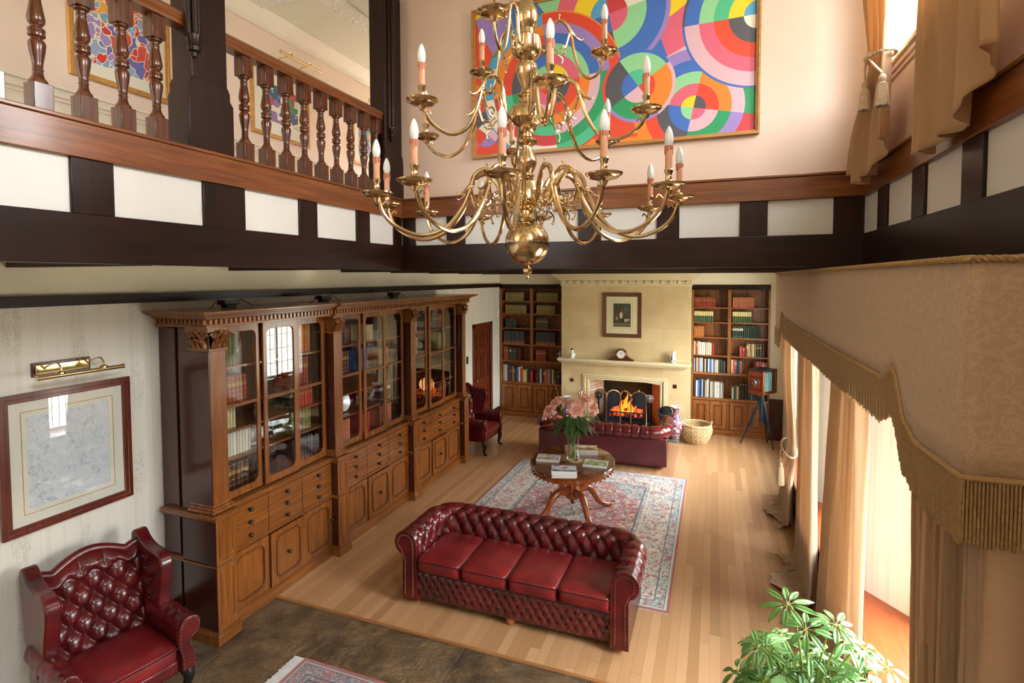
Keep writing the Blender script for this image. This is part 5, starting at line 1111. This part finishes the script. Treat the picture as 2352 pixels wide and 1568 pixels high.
def figurine(lb, x, flip):
    s = thing('china_figurine', lb, 'figurine', (x, FY-.1, 1.441), group='mantel figurines')
    if not flip:
        part(MB().lathe([(.05, 0), (.055, .01), (.05, .02), (.04, .03), (.05, .055), (.045, .085), (.025, .11), (.02, .125), (.027, .145), (.03, .165), (.02, .185), (.001, .19)], 16), 'body', M_china, s)
        part(MB().tube(catmull([(.035, 0, .1), (.07, 0, .085), (.06, 0, .05), (.035, 0, .04)], 5), .008, 7).tube(catmull([(-.02, 0, .12), (-.05, -.01, .15), (-.06, -.01, .175)], 5), .009, 7), 'arm', M_china, s)
        part(MB().lathe([(.031, .168), (.036, .172), (.02, .195), (.001, .205)], 14), 'hat', plain('brown_glaze', '#6a5244', .3), s)
    else:
        part(MB().lathe([(.04, 0), (.05, .01), (.052, .03), (.058, .07), (.05, .115), (.036, .15), (.03, .17)], 16), 'body', M_china, s)
        part(MB().ball((.005, 0, .19), .04, 14, (1.1, .9, .9)).tube([(.03, -.015, .215), (.035, -.018, .24)], [.014, .004], 7).tube([(.03, .015, .215), (.035, .018, .24)], [.014, .004], 7), 'head', M_china, s)
        part(MB().tube(catmull([(-.05, 0, .03), (-.085, -.01, .06), (-.08, -.01, .12), (-.06, 0, .15)], 5), .011, 7), 'tail', plain('grey_glaze', '#5d6066', .25), s)
        part(MB().ball((-.02, -.045, .08), .03, 10, (1, .3, 1.3)).ball((.02, -.048, .05), .018, 10, (1, .3, 1.2)), 'patch', bpy.data.materials['grey_glaze'], s)
figurine('small white china figure at the left end of the mantelpiece', -2.76, False)
figurine('grey and white china cat at the right end of the mantelpiece', -.74, True)
for x, lb in ((-2.79, 'small square brass plate on the stone left of the fire'), (-.71, 'small square brass plate on the stone right of the fire')):
    s = thing('brass_switch', lb, 'switch', (x, FY, .96), group='brass switch plates'); part(MB().box(-.04, -.006, -.04, .04, 0, .04), 'plate', M_brass, s, bevel=.003); part(MB().box(-.018, -.012, -.018, .018, -.006, .018), 'rocker', M_dk, s)
s = thing('wall_switch', 'narrow black switch on the wall beside the dark door', 'switch', (XL, 9.52, 1.42)); part(MB().box(0, -.035, 0, .012, .035, .14), 'plate', M_black, s, bevel=.003); part(MB().box(.012, -.012, .05, .02, .012, .09), 'toggle', M_iron, s)
s = thing('motion_sensor', 'small white sensor box high on the wall by the left alcove shelves', 'sensor', (XL, 11.05, 2.26)); part(MB().box(0, -.045, 0, .05, .045, .13), 'housing', M_trimw, s, bevel=.01); part(MB().box(.05, -.03, .02, .054, .03, .06), 'lens', M_china, s)
# vases, scuttle, basket by the hearth
t = NT('imari_glaze'); v = t.xyz(); n = t.voro(v, 16); z = t.noise(v, 10, 3, .6, 1)
M_imari = t.set(t.mix(t.math('GREATER_THAN', z, .54), t.ramp(n, [(0, C('#8a3226')), (.3, C('#c9c4bf')), (.55, C('#35426e')), (.8, C('#b98a76'))], True), C('#a8606a')), .15, 0, .5)
def vase(lb, x, y, k):
    s = thing('floor_vase', lb, 'vase', (x, y, .0), group='pair of floor vases'); q = lambda p: [(r*k, z*k) for r, z in p]
    part(MB().lathe(q([(.08, 0), (.085, .02), (.08, .05), (.13, .2), (.15, .32), (.14, .40), (.09, .48), (.06, .53), (.055, .6), (.07, .65), (.1, .68)]), 28), 'body', M_imari, s)
    part(MB().lathe(q([(.098, .678), (.105, .69), (.1, .7), (.085, .69), (.06, .66), (.05, .6)]), 28), 'rim', M_china, s)
vase('tall patterned china vase left of the fireplace, behind the lilies', -2.79, 10.66, .95); vase('tall red and blue patterned vase right of the fireplace, next to the wicker basket', -.66, 10.5, .96)
s = thing('coal_scuttle', 'black coal scuttle with open mouth between the hearth and the patterned vase', 'scuttle', (-.84, 10.55, .062))
part(MB().tube(catmull([(.02, .02, .0), (.02, .02, .2), (0, 0, .33), (-.01, -.06, .45), (-.01, -.1, .5)], 6), [.12]*6+[.13]*6+[.12]*6+[.13]*7, 18), 'body', plain('black_japan', '#1a1f24', .2, coat=.5), s); part(MB().tube(catmull([(.1, 0, .36), (.15, .04, .5), (0, .1, .56), (-.14, .04, .5), (-.11, 0, .36)], 5), .008, 7), 'handle', M_iron, s); part(MB().ball((-.012, -.12, .51), .085, 14, (1, .35, 1)), 'mouth', M_soot, s)
s = thing('wicker_basket', 'round pale wicker log basket on the floor right of the fireplace', 'basket', (-.3, 10.61, .001))
m = MB()
for j in range(13):
    z = .01+j*.027; r = lambda q: .19+.095*sin(min(1, q/.26)*pi/2)-.02*sstep(.26, .36, q); 
    m.tube([((r(z)+.009*(1 if (i+j) % 2 else -1))*cos(2*pi*i/36), (r(z)+.009*(1 if (i+j) % 2 else -1))*sin(2*pi*i/36), z+.004) for i in range(36)], .013, 6, True)
for i in range(18):
    a = 2*pi*i/18; m.tube([(r(z)*cos(a), r(z)*sin(a), z) for z in (.0, .07, .14, .21, .28, .34)], .009, 6)
M_wick = wood('wicker', '#b08d5c', '#dcc496', 'x', .6, 0, 30); part(m, 'weave', M_wick, s); part(MB().tube([(.27*cos(a), .27*sin(a), .345) for a in [2*pi*i/32 for i in range(32)]], .017, 8, True), 'rim', M_wick, s); part(MB().lathe([(.001, .002), (.19, .002), (.19, .012), (.001, .012)], 24), 'base', M_wick, s)
for q in (1, -1): part(MB().tube(catmull([(.27*q, -.06, .34), (.28*q, -.04, .4), (.28*q, .04, .4), (.27*q, .06, .34)], 5), .013, 7), 'handle', M_wick, s)
# plate camera on its tripod
s = thing('plate_camera', 'antique wooden bellows camera on a dark tripod by the right alcove', 'camera', (.84, 10.74, 0))
M_cw = wood('camera_mahogany', '#4f200d', '#7a3a18', 'z', .3, .2, 20); A = Matrix.Rotation(-.6, 3, 'Z'); B3 = lambda mb, c, d: mb.cbox(A @ Vector(c), d, M=A)
m = B3(MB(), (-.02, -.16, 1.2), (.3, .05, .43)); part(m, 'front_standard', M_cw, s, bevel=.006)
m = MB(); B3(m, (-.02, -.19, 1.3), (.26, .012, .02)); B3(m, (-.02, -.19, 1.08), (.26, .012, .02)); B3(m, (.11, -.19, 1.2), (.012, .012, .3)); part(m, 'brass_fittings', M_brass, s)
part(MB().lathe([(.052, 0), (.052, .05), (.042, .055), (.045, .1), (.036, .1), (.03, .06)], 20, A @ Vector((-.02, -.185, 1.2)), A @ Matrix.Rotation(pi/2, 3, 'X')), 'lens', M_silver, s)
m = MB()
for k in range(9): w_ = .24 if k % 2 else .2; B3(m, (-.02, -.12+k*.035, 1.2), (w_, .026, w_*1.45))
part(m, 'bellows', plain('teal_bellows', '#5c8480', .6), s); m = B3(MB(), (-.02, .22, 1.2), (.32, .06, .42)); B3(m, (-.02, .05, .985), (.24, .46, .03)); part(m, 'rear_standard', M_cw, s, bevel=.005)
m = B3(MB(), (-.02, .03, 1.42), (.33, .46, .012)); part(m, 'focusing_cloth', M_black, s)
part(MB().lathe([(.05, .84), (.06, .88), (.045, .95), (.06, .97)], 14), 'tripod_head', M_iron, s); part(MB().tube([(0, 0, .45), (0, 0, .9)], .042, 12), 'centre_column', plain('dark_blue_metal', '#1d2a36', .35, .3), s)
for fx_, fy_ in ((-.35, .06), (.19, -.16), (.12, .26)):
    part(MB().tube([(fx_*.12, fy_*.12, .86), (fx_*.6, fy_*.6, .36)], .022, 8).tube([(fx_*.56, fy_*.56, .42), (fx_, fy_, .0)], [.014, .01], 8).tube([(0, 0, .47), (fx_*.5, fy_*.5, .46)], .005, 6), 'leg', bpy.data.materials['dark_blue_metal'], s)
# ================================================================ left wall: map and lamp
t = NT('printed_map'); v = t.xyz('Generated'); n = t.noise(v, 9, 7, .72); r1 = t.math('ABSOLUTE', t.math('SUBTRACT', t.noise(v, 4, 4, .6, .6), .5)); r2 = t.math('ABSOLUTE', t.math('SUBTRACT', t.noise(v, 9, 4, .6, .5), .5)); sh_ = t.noise(v, 3.2, 5, .75)
c = t.ramp(n, [(.35, C('#ccd5e4')), (.5, C('#d9e0eb')), (.65, C('#e0e5ee'))]); c = t.mix(t.math('LESS_THAN', r1, .005), c, C('#a2a9bc')); c = t.mix(t.math('MULTIPLY', t.math('LESS_THAN', r2, .008), .4), c, C('#98a0b4')); c = t.mix(t.math('MULTIPLY', t.math('GREATER_THAN', sh_, .62), .3), c, C('#98a1b3'))
framed('framed_map', 'large framed pale blue map hanging on the wallpaper above the wing chair', 'map', 'x', XL, 2.125, 3.005, 1.303, 2.302, .062, wood('mahogany_frame', '#46170f', '#6f2c1b', 'z', .25, .4, 18), t.set(c, .6), .105, plain('ivory_mount', '#e3e1da', .7, var=.02), .03, True)
picture_light('brass picture light on a wooden plate above the framed map', XL, 2.28, 2.855, 2.418, 2.335, 2.716, 2.405, 2.505, M_dk, .18)
# ================================================================ table things
TZ = .012+.7285+.001
def pages_cover(pal, sc_, sd):
    t = NT('cover_picture_%d' % sd); v = t.xyz('Object', loc=(sd*3.1, sd, 0)); s = t.sep(t.xyz('Generated')); n = t.noise(v, sc_, 5, .65)
    c = t.ramp(t.math('ADD', n, t.math('MULTIPLY', t.math('SUBTRACT', s[1], .5), .35)), [(k/len(pal)*.6+.25, C(q)) for k, q in enumerate(pal)])
    f = t.math('MINIMUM', t.math('MINIMUM', s[0], t.math('SUBTRACT', 1.0, s[0])), t.math('MINIMUM', s[1], t.math('SUBTRACT', 1.0, s[1])))
    return t.set(t.mix(t.math('LESS_THAN', f, .015), c, C('#dfe0dc')), .25, 0, .3)
PALS = [(['#8a7040', '#c8b890', '#c9d0d6', '#5c86b8'], 9), (['#26386e', '#5d76ac', '#dadfe8', '#b88a90', '#3b5a9a'], 7), (['#c8cfc0', '#5f8c3e', '#b8c8a0', '#dfe2da'], 8), (['#4a3420', '#8a6a40', '#c8b490', '#dcd6c8'], 9)]
for k, (x, y, rz, n, lb) in enumerate(((-2.0, 6.62, .14, 2, 'left stack beside the vase'), (-1.66, 6.15, .3, 5, 'front stack nearest the camera'), (-1.375, 6.62, .12, 2, 'right stack beside the vase'), (-1.6, 7.06, .25, 4, 'back stack behind the vase'))):
    mc = pages_cover(*PALS[k], k+1); proto = None
    for i in range(n):
        h = .016; pos = {0: 'bottom', n-1: 'top'}.get(i, 'second' if i == 1 else 'third' if i == 2 else 'fourth')
        s = thing('magazine', '%s magazine of the %s on the oval table' % (pos, lb), 'magazine', (x+random.uniform(-.006, .006), y+random.uniform(-.006, .006), TZ+i*(h+.0008)), rz+random.uniform(-.04, .04), 'magazine stacks')
        if proto is None:
            proto = [part(MB().box(-.145, -.105, .0012, .143, .105, h-.0012), 'pages', M_pages if k < 0 else plain('magazine_pages_%d' % k, '#dcdddb', .6, var=.05, sc_=40), s), part(MB().box(-.147, -.107, h-.0012, .145, .107, h), 'cover', mc, s), part(MB().box(-.147, -.107, 0, .145, .107, .0012).box(-.149, -.107, 0, -.1465, .107, h), 'back_cover', bpy.data.materials['magazine_pages_%d' % k], s)]
        else:
            for p_ in proto: q = p_.copy(); COL.objects.link(q); q.parent = s
VX, VY = -1.69, 6.70
s = thing('coaster', 'pale round mat under the glass vase', 'coaster', (VX+.03, VY-.01, TZ)); part(MB().lathe([(.001, 0), (.1, 0), (.103, .003), (.1, .006), (.001, .006)], 28), 'disc', plain('cork_mat', '#b99a6c', .7), s); part(MB().lathe([(.092, .006), (.096, .0075), (.092, .008)], 28), 'ring', M_wick, s)
v_ = thing('glass_vase', 'flared clear glass vase holding pink lilies', 'vase', (VX, VY, TZ+.0085))
t = NT('vase_glass'); t.b.inputs['Transmission Weight'].default_value = 1; t.b.inputs['IOR'].default_value = 1.2; M_vg = t.set((.96, 1, .97, 1), .02)
part(MB().lathe([(.065, 0), (.083, .005), (.087, .03), (.072, .12), (.07, .2), (.085, .31), (.092, .35), (.088, .35), (.081, .31), (.066, .2), (.068, .12), (.08, .035), (.06, .02), (.001, .018)], 32), 'glass', M_vg, v_)
part(MB().lathe([(.001, .0185), (.059, .0205), (.078, .036), (.066, .12), (.0645, .19), (.001, .19)], 28), 'water', M_cab, v_)
M_stem = plain('stem_green', '#5f8a3a', .4); M_leaf = plain('lily_leaf', '#2f5c25', .35, var=.3); M_leaf.node_tree.nodes['Principled BSDF'].inputs['Specular IOR Level'].default_value = .5
t = NT('lily_petal'); n = t.noise(t.xyz(), 9, 3); M_pet = t.set(t.ramp(n, [(.3, C('#dd8676')), (.5, C('#eeb3a3')), (.68, C('#f4d6ca'))]), .5); t.b.inputs['Subsurface Weight'].default_value = .1
M_pet2 = plain('lily_bud', '#d97a66', .5, var=.2); M_sta = plain('stamen', '#a8501c', .6)
def petal(mb, M, c, L_, w_, curl):
    def fn(u, v):
        r = L_*v; x = (u-.5)*2*w_*sin(pi*min(1, v*.93+.05))**.8; z = .55*L_*sstep(0, .75, v)-curl*L_*max(0, v-.55)**1.4*2.2-.12*w_*(abs(u-.5)*2)**2+.02*L_*(1-abs(u-.5)*2)
        return Vector(c)+M @ Vector((r*.9, x, z))
    mb.grid(fn, 7, 9)
def blade(mb, p0, dr, L_, w_, droop):
    dr = Vector(dr).normalized(); sd = dr.cross(Vector((0, 0, 1))).normalized()
    def fn(u, v): 
        q = Vector(p0)+dr*(L_*v)+sd*((u-.5)*2*w_*sin(pi*min(1, v*.97+.02))**.7); q.z -= droop*v*v*L_-.01*abs(u-.5); return q
    mb.grid(fn, 4, 8)
random.seed(11)
FL = [((-.27, .02, .60), (-.75, -.55, .35), 'far left lily, lower of the pair'), ((-.2, .0, .70), (-.5, -.5, .7), 'upper left lily with petals thrown wide'), ((-.06, .06, .70), (-.1, .3, .95), 'lily at the back of the bouquet, opening upward'), ((.13, .04, .76), (.35, .1, .9), 'topmost lily on the right of the bouquet'), ((.22, .0, .68), (.75, -.3, .5), 'far right lily'), ((.06, -.08, .66), (.25, -.8, .5), 'lily facing the camera in the middle of the bouquet'), ((-.33, .05, .56), (-.9, .1, .2), 'deep pink lily hanging over the far left')]
def stem_of(s, tip):
    part(MB().tube(catmull([(-tip[0]*.12, -tip[1]*.12, .03), (tip[0]*.06, tip[1]*.06, .2), (tip[0]*.3, tip[1]*.3, .38), (tip[0]*.85, tip[1]*.85, tip[2]-.05), tip], 6), .004, 7), 'stem', M_stem, s)
for tip, dr, lb in FL:
    s = thing('lily', 'pink '+lb+' in the glass vase', 'lily', (VX, VY, TZ+.0085), group='lilies in the glass vase'); stem_of(s, tip)
    Q = Vector(dr).normalized().to_track_quat('Z', 'Y').to_matrix(); m = MB()
    for k in range(6): petal(m, Q @ Matrix.Rotation(k*pi/3+.2, 3, 'Z'), tip, .135, .046 if k % 2 else .036, .32+random.uniform(-.1, .1))
    part(m, 'petals', M_pet, s, solid=.0015)
    m = MB()
    for k in range(6): e = Vector(tip)+Q @ Vector((.03*cos(k), .03*sin(k), .09)); m.tube([tip, e], .0015, 5).ball(e, .006, 6, (1.6, .7, .7))
    part(m, 'stamens', M_sta, s)
for k, (tip, dr, lb) in enumerate((((-.13, -.1, .56), (-.5, -.5, .3), 'left one of the two lily buds'), ((-.02, -.1, .60), (0, -.4, .7), 'right one of the two lily buds'))):
    s = thing('lily_bud', 'closed pink bud, '+lb+' in the glass vase', 'lily', (VX, VY, TZ+.0085), group='lilies in the glass vase'); stem_of(s, tip); Q = Vector(dr).normalized().to_track_quat('Z', 'Y').to_matrix()
    part(MB().lathe([(.006, -.02), (.018, 0), (.024, .03), (.02, .06), (.006, .085)], 10, tip, Q), 'bud', M_pet2, s)
s = thing('lily_foliage', 'long green lily leaves fanning over the rim of the glass vase', 'foliage', (VX, VY, TZ+.0085)); m = MB()
for k in range(72):
    a = random.uniform(0, 2*pi); r = random.uniform(.02, .15); z = random.uniform(.42, .6); blade(m, (r*cos(a), r*sin(a), z), (cos(a), sin(a), random.uniform(-.3, .5)), random.uniform(.13, .24), random.uniform(.015, .024), random.uniform(.3, 1.1))
part(m, 'leaves', M_leaf, s, solid=.001); m = MB()
for a, r, z in ((2.5, .42, .98), (2.6, .36, .95), (2.2, .33, .9), (3.05, .55, .78), (3.5, .5, .42)): m.tube(catmull([(0, 0, .2), (r*.3*cos(a), r*.3*sin(a), .45), (r*cos(a), r*sin(a), z)], 6), .0025, 5)
m.tube(catmull([(.03, 0, .3), (.13, -.02, .55), (.3, -.06, .64), (.36, -.08, .52)], 6), .003, 5)
part(m, 'grass_stalks', plain('dry_stalk', '#8a7a3a', .6), s)
# ================================================================ curtains
def m_cloth(name, c1, c2, thin=.25, sc_=14):
    t = NT(name); v = t.xyz(); w_ = t.math('ABSOLUTE', t.math('SUBTRACT', t.noise(v, sc_, 2, .5, 1.4), .5)); c = t.ramp(w_, [(.0, C(c2)), (.035, C(c2)), (.06, C(c1))]); t.set(c, .85, 0, 0, .2, sheen=.3)
    tl = t.N('BsdfTranslucent'); t.L(c, tl.inputs[0]); mx = t.N('MixShader'); mx.inputs[0].default_value = thin; t.L(t.b.outputs[0], mx.inputs[1]); t.L(tl.outputs[0], mx.inputs[2]); t.L(mx.outputs[0], t.out.inputs[0])
    t.bump(t.noise(v, 220, 2), .15, .002); return t.m
M_cur = m_cloth('taupe_curtain', '#cbb194', '#cdb497', .35, 20); M_pel = m_cloth('damask_valance', '#bfa383', '#c9ae8f', .05, 17); M_ucur = m_cloth('sand_curtain', '#cfac80', '#d0ad82', .35, 9); M_tass = plain('tassel_silk', '#c9b391', .6, var=.15, sc_=40)
def curtain(name, lb, x, yt, yb_, zt, zb, npl, amp, grp, mat, mid=None, puddle=0, hem=None, nv=44, ret=None):
    "yt, yb_: extents along y at top and bottom; mid: (z, y0, y1) where a cord gathers it"
    t = thing(name, lb, 'curtain', (x, (yb_[0]+yb_[1])/2, zb), group=grp); ph = random.uniform(0, 6)
    def fn(u, v):
        z = lerp(zt, zb, v); a, b = lerp(yt[0], yb_[0], v), lerp(yt[1], yb_[1], v); A_ = amp
        if mid:
            d = z-mid[0]; k = math.exp(-(d/(.55 if d > 0 else .28))**2); a, b = lerp(a, mid[1], k), lerp(b, mid[2], k); A_ = amp*(1-.35*k)
        y = lerp(a, b, u); w_ = 2*pi*npl*u+ph+.5*sin(3*v+u*5); px = x+A_*sin(w_)+.012*sin(2.7*w_+v*4)*(amp/.04); y += .25*A_*sin(2*w_+1)
        if hem: z += hem(u)*sstep(.55, 1, v)
        if puddle and v > .86:
            k = (v-.86)/.14; z0 = lerp(zt, zb, .86)
            z = zb+.012+(z0-zb)*(1-sstep(0, .45, k))+.05*abs(sin(w_*1.3+6*k))*sstep(.2, .6, k)*(1-.6*k); px -= puddle*sstep(.25, 1, k)*(.75+.35*sin(u*9+ph))
            y = lerp(y, (a+b)/2+(y-(a+b)/2)*1.12, k)+.03*sin(w_+9*k)*k
        return (px, y, z)
    part(MB().grid(fn, npl*14, nv), 'drape', mat, t, True, solid=.004, ang=70, fix=False)
    if ret: part(MB().grid(lambda u, v: (lerp(ret[0], ret[1], u), ret[2]+.008*sin(u*9), lerp(zt, zb, v)), 24, 12), 'return_drape', mat, t, True, solid=.004, fix=False)
    return t
G1 = 'lower window curtains'
curtain('curtain', 'taupe pleated curtain nearest the camera, at the right edge under the fringed valance', .9, (2.37, 2.98), (2.37, 2.88), 3.1, .012, 9, .034, G1, M_cur, puddle=.08, ret=(.9, 1.11, 2.352))
curtain('curtain', 'taupe curtain second nearest the camera, hanging behind the green plant', .9, (3.95, 4.66), (4.06, 5.3), 3.1, .012, 7, .036, G1, M_cur, puddle=.14)
curtain('curtain', 'taupe curtain with crumpled hem on the floor, third from the camera', .9, (5.78, 6.6), (5.5, 6.45), 3.1, .01, 6, .036, G1, M_cur, puddle=.3, nv=60)
curtain('curtain', 'farthest taupe curtain, tied back with a tassel near the camera tripod', .905, (7.3, 8.3), (7.25, 8.2), 3.1, .01, 6, .03, G1, M_cur, mid=(1.02, 6.95, 7.5), puddle=.22, nv=60)
def tassel(t, p, L_, r):
    x, y, z = p; m = MB().lathe([(.004, z+.04), (r*.5, z+.03), (r*.7, z+.005), (r*.5, z-.012), (r*.85, z-.022), (r*.8, z-.04)], 14, (x, y, 0)); part(m, 'tassel_head', M_tass, t, True)
    m = MB()
    for k in range(30): a = 2*pi*k/30; m.tube([(x+r*.75*cos(a), y+r*.75*sin(a), z-.035), (x+r*(.95+.1*(k % 2))*cos(a), y+r*(.95+.1*(k % 2))*sin(a), z-.04-L_*random.uniform(.92, 1))], .0055*r/.035, 5)
    part(m, 'tassel_fringe', M_tass, t, True)['kind'] = 'stuff'
def tieback(lb, x, y, z, ry, rx, tas, L_, r):
    t = thing('curtain_tieback', lb, 'tieback', (x, y, z), group='corded tiebacks'); m = MB()
    for q in (0, pi): m.tube([(x+rx*cos(a)+.006*cos(a*14+q), y+ry*sin(a), z+.006*sin(a*14+q)+.03*sin(a)) for a in [2*pi*k/60 for k in range(60)]], .0085, 6, True)
    m.ball((x-rx, y-.04, z), .02, 10).ball((x-rx, y+.04, z+.01), .018, 10)
    for tx, ty, tz in tas: m.tube(catmull([(x-rx, y, z), ((x-rx+tx)/2-.01, (y+ty)/2, (z+tz)/2+.03), (tx, ty, tz+.04)], 6), .007, 6)
    part(m, 'cord', M_tass, t, True)
    for p in tas: tassel(t, p, L_, r)
tieback('white corded tieback with tassel on the farthest lower curtain', .87, 7.22, 1.03, .3, .075, [(.775, 7.1, .84), (.78, 7.22, .86)], .2, .035)
tieback('corded tieback with two tassels on the upper curtain in the corner', 1.0, 4.21, 4.55, .2, .07, [(.925, 4.24, 4.37), (.925, 3.84, 4.28)], .12, .034)
G2 = 'upper window curtains'
curtain('curtain', 'sand curtain in the upper corner, gathered by a tasselled cord over the oak rail', 1.0, (3.98, 4.42), (4.02, 4.95), 5.95, 3.80, 4, .04, G2, M_ucur, mid=(4.55, 4.02, 4.40), hem=lambda u: .17*sstep(.4, 0, u)+.12*sstep(.75, 1, u)+.02*sin(u*17), nv=60)
curtain('curtain', 'sand curtain at the upper right edge, its hem hanging over the oak rail', 1.02, (2.66, 3.28), (2.62, 3.54), 5.95, 3.76, 4, .045, G2, M_ucur, hem=lambda u: .24*sstep(.55, .0, u)+.02*sin(u*13), nv=60)
# ---------------------------------------------------------------- valance
PX, Y0, Y1 = .83, 2.3, 8.5
def zb_(y):
    d = min(y-Y0, Y1-y)   # the same outline from both ends
    if d < .45: return lerp(2.40, 2.388, d/.45)
    if d < .6: return 2.388+.05*sstep(.45, .6, d)
    if d < .8: return 2.438+.215*sstep(.6, .8, d)**.8
    if d < 1.0: return 2.653-.075*sstep(.8, 1.0, d)
    return 2.578+.006*sin(d*2)
vl = thing('pelmet', 'long fringed damask valance with shaped lower edge above the right-hand windows', 'pelmet', (PX, (Y0+Y1)/2, 2.39))
ny = 320; ZT = 3.165
m = MB().grid(lambda u, v: (PX, lerp(Y0, Y1, u), lerp(ZT, zb_(lerp(Y0, Y1, u)), v)), ny, 8); m.grid(lambda u, v: (lerp(PX, 1.2, u), Y0, lerp(ZT, 2.40, v)), 12, 8); m.grid(lambda u, v: (lerp(PX, 1.2, u), Y1, lerp(ZT, 2.40, v)), 12, 8)
part(m, 'valance_cloth', M_pel, vl, True, solid=.016, fix=False)
part(MB().box(PX+.01, Y0+.01, 3.13, 1.2, Y1-.01, 3.155), 'pelmet_board', M_dk, vl, True)
pts = [(1.18, Y0-.01, 2.40)]+[(PX-.012, lerp(Y0-.01, Y1+.01, k/ny), zb_(lerp(Y0, Y1, k/ny))) for k in range(ny+1)]+[(1.18, Y1+.01, 2.4)]
part(MB().tube(pts, .011, 7), 'piping', M_tass if False else plain('gold_cord', '#b08f5c', .6, var=.15, sc_=60), vl, True); M_cord = bpy.data.materials['gold_cord']
m = MB()
for q in (0, pi): m.tube([(PX-.014+.007*cos(k*1.1+q), lerp(Y0-.012, Y1, k/900), ZT-.002+.007*sin(k*1.1+q)) for k in range(901)], .0075, 5); m.tube([(lerp(PX-.014, 1.2, k/50), Y0-.014+.007*cos(k*1.1+q), ZT-.002+.007*sin(k*1.1+q)) for k in range(51)], .0075, 5)
part(m, 'top_cord', M_cord, vl, True)
m = MB(); n = 560
for k in range(n):
    y = lerp(Y0-.008, Y1+.008, k/(n-1)); z = zb_(y)-.005; l = .235*random.uniform(.93, 1.03); a = random.uniform(-.004, .004)
    m.tube([(PX-.01, y, z), (PX-.012, y+a*.5, z-l*.5), (PX-.01, y+a, z-l)], [.005, .0058, .0062], 5)
for k in range(33):
    x = lerp(PX-.008, 1.18, (k+.4)/32); l = .235*random.uniform(.93, 1.03); m.tube([(x, Y0-.008, 2.395), (x, Y0-.008, 2.395-l)], [.005, .006], 5); m.tube([(x, Y1+.008, 2.395), (x, Y1+.008, 2.395-l)], [.005, .006], 5)
part(m, 'bullion_fringe', plain('bullion_fringe', '#9c7e52', .6, var=.25, sc_=60), vl, True)['kind'] = 'stuff'
# ================================================================ plant
random.seed(5)
pl = thing('potted_plant', 'leafy green umbrella plant in the lower right corner in front of the curtains', 'plant', (.52, 3.3, -.001))
part(MB().lathe([(.13, 0), (.14, .01), (.175, .3), (.19, .31), (.19, .34), (.17, .34), (.16, .3), (.001, .29)], 28), 'pot', plain('terracotta', '#a8613c', .7), pl); part(MB().lathe([(.001, .292), (.155, .295), (.001, .31)], 20), 'soil', M_soot, pl)
t = NT('umbrella_leaf'); n = t.noise(t.xyz(), 7, 3); c = t.ramp(n, [(.3, C('#55813f')), (.55, C('#7aa45f')), (.75, C('#a3c487'))]); t.set(c, .28, 0, .2); tl = t.N('BsdfTranslucent'); tl.inputs[0].default_value = C('#8ec04a'); mx = t.N('MixShader'); mx.inputs[0].default_value = .3; t.L(t.b.outputs[0], mx.inputs[1]); t.L(tl.outputs[0], mx.inputs[2]); t.L(mx.outputs[0], t.out.inputs[0]); M_um = t.m
tips = [(-.37, -.02, .82), (-.3, .03, .76), (-.22, -.04, 1.0), (-.13, -.12, 1.33), (-.04, -.13, 1.22), (.11, -.07, 1.24), (.16, -.05, 1.15), (.26, 0, 1.1), (.36, -.03, 1.04), (0, .01, 1.0), (.1, .04, .92), (.2, -.02, .95), (-.13, -.04, .9)]
tips += [(random.uniform(-.28, .3), random.uniform(-.3, .3), random.uniform(.62, 1.02)) for _ in range(36)]
st = MB(); lf = MB()
for tx, ty, tz in tips:
    tp = Vector((tx, ty, tz)); st.tube(catmull([(tx*.1, ty*.1, .3), (tx*.25, ty*.25, .3+(tz-.3)*.55), (tx*.7, ty*.7, tz-.07), tp], 5), .005, 6)
    nl = random.choice((7, 8, 9)); dn = Vector((tx*.8, ty*.8-.15, .55)).normalized(); Q = dn.to_track_quat('Z', 'Y').to_matrix()
    for k in range(nl):
        a = 2*pi*k/nl+random.uniform(-.15, .15); d = Q @ Vector((cos(a), sin(a), random.uniform(-.25, .05))); L_ = random.uniform(.08, .12); sd = d.cross(dn).normalized(); dr_ = random.uniform(.2, .6); b0 = tp+d*.03
        lf.grid(lambda u, v, b0=b0, d=d, sd=sd, L_=L_, dr_=dr_: b0+d*(L_*v)+sd*((u-.5)*2*.017*sin(pi*min(1, v*.94+.04))**.75)-dn*(dr_*L_*v*v*.6-.006*abs(u-.5)*2), 5, 7); st.tube([tp, b0+d*.01], .002, 4)
part(st, 'stems', plain('plant_stem', '#8a9a3c', .5), pl); part(lf, 'foliage', M_um, pl, solid=.0012)['kind'] = 'stuff'
